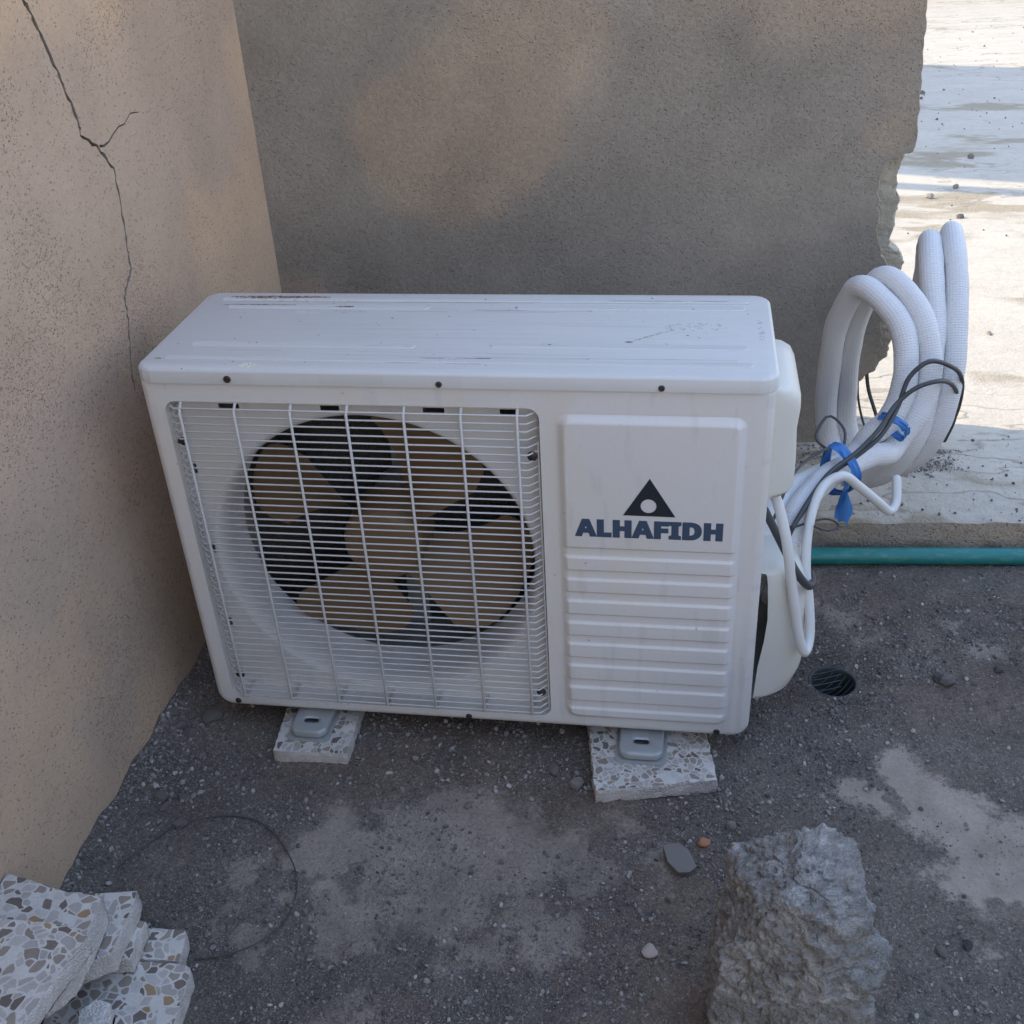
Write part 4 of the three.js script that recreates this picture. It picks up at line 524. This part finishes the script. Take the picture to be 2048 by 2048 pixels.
{ const r = rng(64), P = []; for (const [x, z] of [[-0.017, -0.022], [0.009, -0.026], [0.019, -0.012], [0.021, 0.012], [0.010, 0.024], [-0.008, 0.020], [-0.018, 0.002]]) { P.push(new THREE.Vector3(x + (r() - 0.5) * 0.004, 0.013 + (r() - 0.5) * 0.006 - 0.2 * x, z * 1.15 + (r() - 0.5) * 0.006), new THREE.Vector3(x * 0.93, 0, z * 0.93)); } const g = new ConvexGeometry(P); g.rotateY(0.3); g.translate(0.75, groundY(0.75, 0.206) - 0.001, 0.206); solo('mortar_flake', g, matStones[0], [0.75, 0, 0.206], 'flat grey mortar flake on the ground left of the concrete chunk', 'mortar flake'); }
{ const g = stoneGeo(61, 1, 0.5); g.scale(0.011, 0.011, 0.011); g.translate(0.785, groundY(0.785, 0.165) + 0.003, 0.165); solo('brick_chip', g, M({ color: col(0.36, 0.17, 0.09), roughness: 1 }), [0.785, 0, 0.165], 'orange brick chip behind the concrete chunk', 'brick chip'); }
{ const g = stoneGeo(62, 1, 0.3); g.scale(0.014, 0.014, 0.014); g.translate(0.7155, groundY(0.7155, 0.356) + 0.003, 0.356); solo('brick_chip', g, M({ color: col(0.38, 0.30, 0.26), roughness: 1 }), [0.7155, 0, 0.356], 'pinkish flat chip on the ground by the lower left of the concrete chunk', 'chip'); }
{
  const r = rng(99), geos = [stoneGeo(71, 0, 0.7), stoneGeo(72, 0, 0.6), stoneGeo(73, 1, 0.55)].map((g) => toCreasedNormals(g, 0.3)), mtx = new THREE.Matrix4(), q = new THREE.Quaternion(), e = new THREE.Euler(), c = new THREE.Color();
  const spots = [[], [], []];
  const dens = (x, z) => sm(0.36, 0.62, fbm(x * 8 + 21, z * 8 + 4, 4));
  for (let k = 0; k < 330000; k++) { const x = -0.1 + r() * 1.65, z = -0.57 + r() * 1.3, u = r(), v = r(), w = r(); if (u > (0.10 + 0.9 * Math.max(dens(x, z), sm(0.14, 0.0, x + 0.1))) * (1 - 0.93 * patchMask(x, z))) continue; if (Math.hypot(x - HOLE[0], z - HOLE[1]) < 0.043) continue; const s = 0.0006 + 0.0009 * v + 0.0040 * Math.pow(w, 22); spots[k % 3].push([x, groundY(x, z) + s * 0.25, z, s, r()]); }
  for (let k = 0; k < 5200; k++) { // chips and crumbs swept together along the wall, under the unit and round the block
    const a = r(), x = a < 0.3 ? -0.098 + 0.16 * r() * r() : a < 0.65 ? -0.05 + 0.95 * r() : 0.82 + 0.5 * r(), z = a < 0.3 ? -0.1 + 0.5 * r() : a < 0.65 ? -0.06 + 0.17 * r() : -0.5 + 0.95 * r(); if (r() > sm(0.42, 0.66, fbm(x * 15 + 50, z * 15, 3)) + 0.08 || patchMask(x, z) > 0.3 || Math.hypot(x - HOLE[0], z - HOLE[1]) < 0.046) continue;
    const s = 0.0014 + 0.0045 * Math.pow(r(), 5); spots[2].push([x, groundY(x, z) + s * 0.3, z, s, 0.5 + 0.5 * Math.pow(r(), 0.7)]); }
  for (let k = 0; k < 9000; k++) { const a = r(), x = a < 0.45 ? 0.95 + r() * 0.2 : 1.13 + r() * 0.24, z = a < 0.45 ? -0.91 + r() * 0.14 : -0.91 + r() * 0.13 + (x - 1.2) * 0.1, s = 0.0009 + 0.003 * Math.pow(r(), 6), dn = a < 0.45 ? sm(0.2, 0.6, fbm(x * 20, z * 20, 3)) * sm(-0.78, -0.88, z) : sm(0.4, 0.7, fbm(x * 22 + 7, z * 30, 3)) * sm(1.37, 1.25, x); if (r() > dn * 0.75) continue; spots[k % 3].push([x, 0.0712 + s * 0.3, z, s, 0.2 + r() * 0.78]); }
  for (let k = 0; k < 260; k++) { const x = 0.98 + r() * 0.55, z = -0.62 - r() * 0.35, s = 0.0012 + 0.005 * Math.pow(r(), 5); spots[k % 3].push([x, 0.0712 + s * 0.3, z, s, r() * 0.6]); }
  for (let k = 0; k < 700; k++) { const x = 1.0 + r() * 4, z = -1.1 - r() * 5.5, s = 0.004 + 0.016 * Math.pow(r(), 9); spots[k % 3].push([x, 0.066 + s * 0.3, z, s, 0.3 + r() * 0.6]); }
  spots.forEach((L, k) => { const im = new THREE.InstancedMesh(geos[k], M({ color: 0xffffff, roughness: 1 }), L.length); im.name = ['fine_grit', 'coarse_grit', 'gravel'][k]; L.forEach((p, i) => { e.set(r() * 6, r() * 6, r() * 6); q.setFromEuler(e); const s = p[3]; mtx.compose(new THREE.Vector3(p[0], p[1], p[2]), q, new THREE.Vector3(s, s, s)); im.setMatrixAt(i, mtx); const t = p[4], b = t < 0.55 ? 0.085 + 0.13 * t : t < 0.9 ? 0.16 + 0.28 * (t - 0.55) : 0.25 + 1.6 * (t - 0.9); c.setRGB(b * 1.05, b * 0.95, b * 0.86); im.setColorAt(i, c); }); tag(im, ['fine dark grit strewn over the ground', 'coarse grit strewn over the ground', 'loose gravel strewn over the ground and slab'][k], 'gravel', null, 'stuff'); scene.add(im); });
}

scene.traverse((o) => { if (o.isMesh) { o.castShadow = true; o.receiveShadow = true; } });
renderer.render(scene, camera);
